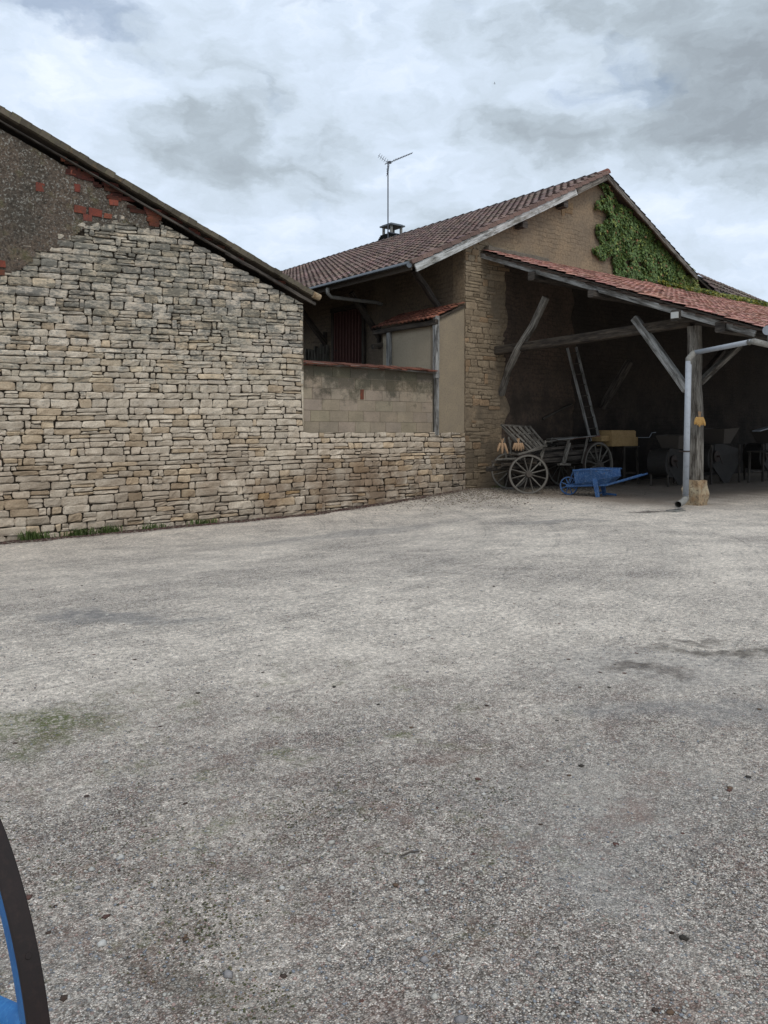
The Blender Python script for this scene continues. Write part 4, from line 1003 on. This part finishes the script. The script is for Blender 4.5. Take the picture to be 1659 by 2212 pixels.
# ------------------------------------------------------------------ maize bunches
def maize(c, n, L_, mat, label, spreadf=.05):
    t=thing('maize_bunch',c,label,'maize','bunches of dried maize cobs')
    c=Vector(c)
    for k in range(n):
        a=(k/(n-1)-.5)*2 if n>1 else 0; b=c+Vector((RT*a*spreadf))+Vector((0,0,-.06)); d=(Vector((0,0,-1))+RT*a*.35+FW*R.uniform(-.1,.1)).normalized()
        l=L_*R.uniform(.85,1.15); mb=MB(); mb.tube([b+d*l*q for q in (0,.12,.4,.7,.92,1)],.03,8,rs=[.022,.034,.037,.032,.02,.008]); mb.build('cob',mat,t,smooth=True)
    mb=MB()
    for k in range(7):
        d=(Vector((0,0,1))+RT*R.uniform(-.9,.9)).normalized(); mb.tube([c-Vector((0,0,.07)),c+d*.07],.012,5,rs=[.016,.004])
    mb.build('husk',M['cornpale'],t)
maize(P(1084.5,952,y=-1.2),3,.27,M['cornpale'],'pale maize cobs hanging at the far left end of the hay cart rack'); maize(P(1119.5,952,y=-1.45),5,.21,M['cornpale'],'pale maize cobs fanned out on the hay cart slatted rack',.08)
maize(P(1510.5,895,y=-6.24),5,.19,M['corn'],'bright yellow maize cobs hanging on the shed post',.05)

# ------------------------------------------------------------------ blue wheelbarrow
wb=thing('wheelbarrow',(1.1,-3.1,0),'old blue painted wooden wheelbarrow standing before the hay cart','wheelbarrow')
A0=Vector((.3587,-.933,0)).normalized(); S0=Vector((A0.y,-A0.x,0))*1.0   # S0 toward the camera side
if S0.dot(-FW)<0: S0=-S0
O=Vector((.98,-2.73,0)); gz_=ground_h(O.x,O.y)
def W(l,s,h): return O+A0*l*.915+S0*s+Vector((0,0,h+gz_))
bm_=M['bluewood']
wheel_parts(wb,W(0,0,.235),S0,.235,.05,.035,.05,8,[bm_,bm_,M['iron']],hubl=.14,spw=.028,tyre=.008)
for s_ in (-1,1):
    mb=MB(); mb.timber([W(-.02,.13*s_,.235),W(.5,.20*s_,.27),W(1.1,.25*s_,.30),W(1.5,.28*s_,.42),W(2.02,.29*s_,.58)],.05,.065,jit=.003,taper=.6); mb.build('shaft',bm_,wb)
for s_ in (-1,1):
    mb=MB(); mb.timber([W(.78,.30*s_,.66),W(.82,.30*s_,.33),W(.86,.30*s_,.12),W(.88,.30*s_,.0)],.13,.055,up=S0,jit=.003,taper=.7); mb.build('leg',bm_,wb)
mb=MB(); mb.timber([W(.80,-.3,.08),W(.86,.3,.06)],.05,.04); mb.timber([W(.9,-.30,.05),W(1.2,-.30,.03)],.04,.05); mb.build('leg_brace',bm_,wb)
for s_ in (-1,1):
    mb=MB(); p=[W(.25,.20*s_,.30),W(1.12,.24*s_,.33),W(1.30,.36*s_,.50),W(1.28,.38*s_,.66),W(.75,.36*s_,.66),W(.22,.24*s_,.62)]
    if s_<0: p=[q for q in p]
    mb.poly(p,S0*(.025*s_)); mb.build('side_board',bm_,wb)
    mb=MB(); mb.timber([W(.2,.26*s_,.63),W(.75,.375*s_,.675),W(1.32,.40*s_,.675)],.04,.035,jit=.003); mb.build('top_rail',bm_,wb)
mb=MB(); mb.poly([W(.24,-.2,.31),W(1.12,-.25,.34),W(1.12,.25,.34),W(.24,.2,.31)],(0,0,.025)); mb.poly([W(1.12,-.25,.34),W(1.30,-.36,.5),W(1.30,.36,.5),W(1.12,.25,.34)],A0*.025); mb.build('tray_floor',bm_,wb)
mb=MB(); mb.poly([W(.24,-.2,.30),W(.24,.2,.30),W(.20,.25,.64),W(.20,-.25,.64)],A0*.03); mb.build('head_board',bm_,wb)
for s_ in (-1,1):
    mb=MB(); mb.timber([W(.22,.26*s_,.62),W(.02,.15*s_,.27)],.022,.022); mb.timber([W(.22,.26*s_,.62),W(.34,.19*s_,.28)],.022,.022); mb.build('wheel_stay',bm_,wb)

# ------------------------------------------------------------------ implements in the shade
def trestle(name,cen,w,d,h,label,cat,mat,mat2):
    t=thing(name,(cen[0],cen[1],0),label,cat)
    for sx in (-1,1):
        for sy in (-1,1):
            mb=MB(); mb.timber([(cen[0]+sx*w/2,cen[1]+sy*d/2,ground_h(cen[0],cen[1])-.01),(cen[0]+sx*w/2*.92,cen[1]+sy*d/2*.92,h)],.06,.06,up=(0,1,0)); mb.build('leg',mat2,t)
    mb=MB(); mb.timber([(cen[0]-w/2-.05,cen[1],h+.02),(cen[0]+w/2+.05,cen[1],h+.02)],d+.06,.04,cham=.02); mb.build('top',mat,t)
    for sy in (-1,1):
        mb=MB(); mb.timber([(cen[0]-w/2,cen[1]+sy*d/2,.35),(cen[0]+w/2,cen[1]+sy*d/2,.35)],.03,.06); mb.build('rail',mat2,t)
    return t
bx=Vector((5.75,-1.0,0))
trestle('wooden_stand',(5.75,-1.0),.7,.5,1.12,'dark wooden stand carrying the yellow boxes behind the barrow','stand',M['midwood'],M['midwood'])
yb=thing('seed_box',(5.75,-1.0,1.16),'faded yellow wooden box on the dark stand at the back of the shed','box')
a=P(1322,960,y=-1.3); b=P(1375,931,y=-1.3); m=P(1378,944,y=-1.3)
mb=MB(); zt=b.z; zm_=m.z; mb.box((a.x,-1.3,1.162),(b.x+.06,-.75,zm_)); mb.build('lower_case',M['yellow'],yb)
mb=MB(); mb.box((a.x,-1.28,zm_+.002),(b.x-.02,-.8,zt)); mb.box((a.x+.02,-1.26,zt+.001),(b.x-.04,-.82,zt+.02)); mb.build('upper_case',M['yellow'],yb)
mb=MB(); a2=P(1296,948,y=-1.15); mb.box((a2.x,-1.2,zm_-.12),(a.x-.01,-.85,zm_+.05)); mb.build('side_shelf',M['yellow'],yb)
mb=MB(); mb.tube([P(1377,945,y=-.9),P(1402,945,y=-.9),P(1408,935,y=-.9),P(1416,934,y=-.9)],.012,6); mb.build('crank_handle',M['pvc'],yb)
def winnower(name,x,y,s,label,rot=0):
    t=thing(name,(x,y,0),label,'winnowing machine')
    Mx=Matrix.Translation((x,y,ground_h(x,y)))@Matrix.Rotation(rot,4,'Z')@Matrix.Scale(s,4)
    def V(a,b,c): return Mx@Vector((a,b,c))
    mb=MB()    # fan drum
    mb.lathe([(.42,-.28),(.42,.28)],V(-.55,0,.78),Mx.to_3x3()@Vector((0,1,0)),28); mb.build('fan_drum',M['canvas'],t)
    mb=MB(); mb.poly([V(-.6,-.3,.45),V(.9,-.3,.55),V(.9,-.3,1.05),V(-.1,-.3,1.22),V(-.6,-.3,1.22)],Mx.to_3x3()@Vector((0,.6,0))); mb.build('body',M['canvas'],t)
    mb=MB(); p=[V(-.25,-.42,1.68),V(.65,-.42,1.72),V(.35,-.28,1.23),V(-.05,-.28,1.23)]; p2=[V(-.25,.42,1.68),V(.65,.42,1.72),V(.35,.28,1.23),V(-.05,.28,1.23)]
    for k in range(4): 
        if k in (0,2): continue
        mb.quad(p[k],p[(k+1)%4],p2[(k+1)%4],p2[k])
    mb.quad(*p); mb.quad(*p2); mb.build('hopper',M['midwood'],t)
    mb=MB(); mb.poly([V(-.85,-.33,.62),V(.8,-.33,.62),V(.15,-.33,.03),V(-.12,-.33,.03)],Mx.to_3x3()@Vector((0,.03,0))); mb.build('chute',M['canvas'],t)
    for (a,b) in ((-.8,-.3),(-.8,.3),(.85,-.3),(.85,.3)):
        mb=MB(); mb.timber([V(a,b,0),V(a,b,1.2)],.06*s,.06*s,up=(0,1,0)); mb.build('leg',M['midwood'],t)
    mb=MB(); mb.lathe([(.17,-.36),(.17,-.33)],V(-.55,0,.85),Mx.to_3x3()@Vector((0,1,0)),18); mb.lathe([(.03,-.46),(.03,-.30)],V(-.55,0,.85),Mx.to_3x3()@Vector((0,1,0)),10); mb.timber([V(-.55,-.44,.85),V(-.4,-.44,.62)],.03,.02); mb.build('crank',M['iron'],t)
winnower('winnowing_machine',8.35,-2.5,1.0,'old dark winnowing machine with tapered chute just right of the shed post')
winnower('winnowing_machine',6.35,-2.2,.88,'old dark winnowing machine between the yellow box and the shed post',.1)
winnower('winnowing_machine',11.3,-2.6,1.0,'dark winnowing machine at the right edge of the picture',.0)
tb=trestle('work_table',(9.75,-3.4),.9,.7,.95,'dark wooden work table at the right edge under the shed','table',M['midwood'],M['midwood'])
mb=MB(); a=P(1633,931,y=-3.2); b=P(1700,912,y=-3.2); mb.timber([a,b],.25,.03); o=mb.build('metal_tray',M['pvc'],None,a); tag(o,'pale sheet-metal tray propped above the table at the right edge','tray')

# ------------------------------------------------------------------ blue wheel close to the camera
c_=CAM+RT*(-.882)+FW*1.581; c_.z=.484
nrm_=(RT*(-.694)+FW*(-.720)).normalized()
wl=thing('cart_wheel',(c_.x,c_.y,0),'big blue spoked cart wheel with dark brown tyre close at the lower left','wheel')
ax_=nrm_
mb=MB(); Rw=.484; mb.lathe([(Rw-.010,-.0165),(Rw-.010,.0165),(Rw-.002,.0176),(Rw,.015),(Rw,-.015),(Rw-.002,-.0176)],c_,ax_,160,closed=True); mb.build('tyre',M['tyre'],wl,smooth=False)
mb=MB(); mb.lathe([(Rw-.045,-.014),(Rw-.045,.014),(Rw-.0105,.0155),(Rw-.0105,-.0155)],c_,ax_,160,closed=True); mb.build('felloe',M['blue'],wl)
mb=MB(); mb.lathe([(.03,-.05),(.05,-.05),(.06,-.02),(.06,.02),(.05,.05),(.03,.05)],c_,ax_,24); mb.build('hub',M['blue'],wl)
a=RT*.72-FW*.694; a.normalize(); b=Vector((0,0,1)); SPK=.33
for k in range(8):
    th=math.pi*k/4+SPK
    d=a*math.cos(th)+b*math.sin(th); mb=MB(); mb.tube([c_+d*.06,c_+d*(Rw-.04)],.02,12,rs=[.022,.019]); mb.build('spoke',M['blue'],wl,smooth=True)
for k in range(5):
    th=2*math.pi*k/5+.55; d=a*math.cos(th)+b*math.sin(th); mb=MB(); mb.lathe([(.006,0),(.005,.0015)],c_+d*(Rw-.0005),d,10); mb.build('rivet',M['tyre'],wl)

# twig and bird
p=P(885,1845,z=.01); mb=MB(); q=P(905,1839,z=.01); p=P(866,1849,z=.01); mb.tube([p,p.lerp(q,.5)+Vector((0,0,.006)),q],.0035,6); o=mb.build('twig',M['midwood'],None,p); tag(o,'small dark twig lying on the gravel right of centre','twig')
def bird(c):
    mb=MB(); c=Vector(c); mb.tube([c-RT*.12,c-RT*.05,c+RT*.05,c+RT*.13],.03,8,rs=[.008,.035,.035,.006])
    mb.poly([c,c+FW*.25+Vector((0,0,.14)),c+FW*.2-RT*.08+Vector((0,0,.12))],(0,0,.006)); mb.poly([c,c-FW*.25+Vector((0,0,.14)),c-FW*.2-RT*.08+Vector((0,0,.12))],(0,0,.006))
    mb.poly([c-RT*.1,c-RT*.2+FW*.03,c-RT*.2-FW*.03],(0,0,.006))
    o=mb.build('bird',M['iron'],None,c); tag(o,'tiny dark bird flying in the clouds above the barn roof','bird')
bird(P(1068,181,y=60))

# ------------------------------------------------------------------ sky and light
w=bpy.data.worlds.new("World"); sc.world=w; w.use_nodes=True; t=NT(w)
SUN_EL=math.radians(52); SUN_AZ=math.radians(200)      # from +y clockwise
sky=t.add('ShaderNodeTexSky'); sky.sky_type='NISHITA'; sky.sun_disc=False; sky.sun_elevation=SUN_EL; sky.sun_rotation=SUN_AZ
g=t.add('ShaderNodeTexCoord').outputs['Generated']
s=t.add('ShaderNodeSeparateXYZ',ins={0:g})
el=t.math('ARCSINE',s.outputs[2]); az=t.math('ARCTAN2',s.outputs[0],s.outputs[1])
az0=math.atan2(FW.x,FW.y)
def ang(u,v):
    d=(FW+RT*((u-829)/1700)+Vector((0,0,(932-v)/1700))).normalized(); return math.atan2(d.x,d.y), math.asin(d.z)
KE=1.9
el3=t.math('MULTIPLY',el,KE)
vec=t.add('ShaderNodeCombineXYZ',ins={0:az,1:el3,2:0.0}).outputs[0]
wrp=t.add('ShaderNodeTexNoise',ins={'Vector':vec,'Scale':9,'Detail':5,'Roughness':.6}).outputs['Color']
vec2=t.add('ShaderNodeVectorMath',operation='MULTIPLY_ADD',ins={0:wrp,1:(.16,.16,0),2:vec}).outputs[0]
n1=t.noise(vec2,4.6,8,.54); n2=t.noise(vec2,15,6,.55)
val=t.math('ADD',t.math('MULTIPLY',n1,.88),t.math('MULTIPLY',n2,.36)); val=t.math('SUBTRACT',val,.085)
def sblob(u,v,su,sv,amp,base):
    a_,e_=ang(u,v)
    mp=t.add('ShaderNodeMapping',vector_type='TEXTURE',ins={'Vector':vec2,'Location':(a_+.08,e_*KE+.08,0),'Scale':(su*2.3/1700,sv*2.3*KE/1700,1)}).outputs[0]
    gs=t.add('ShaderNodeTexGradient',gradient_type='QUADRATIC_SPHERE',ins={0:mp}).outputs['Fac']
    return t.math('MULTIPLY_ADD',gs,amp*1.15,base)
for a_ in ((1620,120,300,130,-.26),(1250,300,240,40,-.14),(1560,300,150,35,-.10),(660,380,240,45,-.12),(430,290,120,30,-.02),(820,90,480,60,-.05),(1520,310,60,40,.06),
           (480,500,240,60,.16),(160,220,200,60,.10),(700,190,120,40,.04),(1450,480,260,90,.09),(1180,180,180,60,.09),(560,60,160,40,.06),(1000,420,200,50,.05),(100,100,150,60,.10),(440,180,200,60,.07)):
    val=sblob(*a_,val)
cr=t.add('ShaderNodeValToRGB',ins={0:val}); r=cr.color_ramp
r.elements[0].position=.20; r.elements[0].color=(.30,.345,.39,1); r.elements[1].position=.78; r.elements[1].color=(.80,.875,.98,1)
e=r.elements.new(.38); e.color=(.425,.495,.56,1); e=r.elements.new(.50); e.color=(.56,.65,.75,1); e=r.elements.new(.62); e.color=(.65,.75,.885,1)
hz=t.mp(el,-.02,.0,0,1)
bg1=t.add('ShaderNodeBackground',ins={'Color':sky.outputs[0],'Strength':.10})
CL=t.mix(hz,(.20,.19,.17),cr.outputs[0])
bg2=t.add('ShaderNodeBackground',ins={'Color':CL,'Strength':1.0})
holes=t.noise(vec2,5.5,6,.55)
hb=sblob(120,20,260,45,.30,0.0); hb=sblob(1400,170,120,45,.20,hb); hb=sblob(1190,210,110,45,.14,hb); hb=sblob(600,5,140,22,.18,hb)
hm=t.mp(t.math('ADD',holes,hb),.60,.86,0,.5,True)
mx=t.add('ShaderNodeMixShader',ins={0:hm,1:bg2.outputs[0],2:bg1.outputs[0]})
o=t.add('ShaderNodeOutputWorld'); t.l.new(mx.outputs[0],o.inputs[0])
sun=bpy.data.lights.new('sun','SUN'); sun.energy=1.3; sun.angle=math.radians(24); sun.color=(1,.93,.84)
so=bpy.data.objects.new('sun',sun); sc.collection.objects.link(so)
sd=Vector((math.sin(SUN_AZ)*math.cos(SUN_EL),math.cos(SUN_AZ)*math.cos(SUN_EL),math.sin(SUN_EL)))
so.rotation_euler=sd.to_track_quat('Z','Y').to_euler(); so.location=sd*50

cam=bpy.data.cameras.new('camera'); co=bpy.data.objects.new('camera',cam); sc.collection.objects.link(co); sc.camera=co
cam.sensor_fit='VERTICAL'; cam.sensor_height=24; cam.sensor_width=18; cam.lens=24*1700/2212; cam.shift_y=-174/2212; cam.clip_end=2000; cam.clip_start=.05
co.location=CAM; co.rotation_euler=FW.to_track_quat('-Z','Y').to_euler()
sc.view_settings.view_transform='Standard'; sc.view_settings.look='None'; sc.view_settings.exposure=.16; sc.view_settings.gamma=1
sc.cycles.max_bounces=6
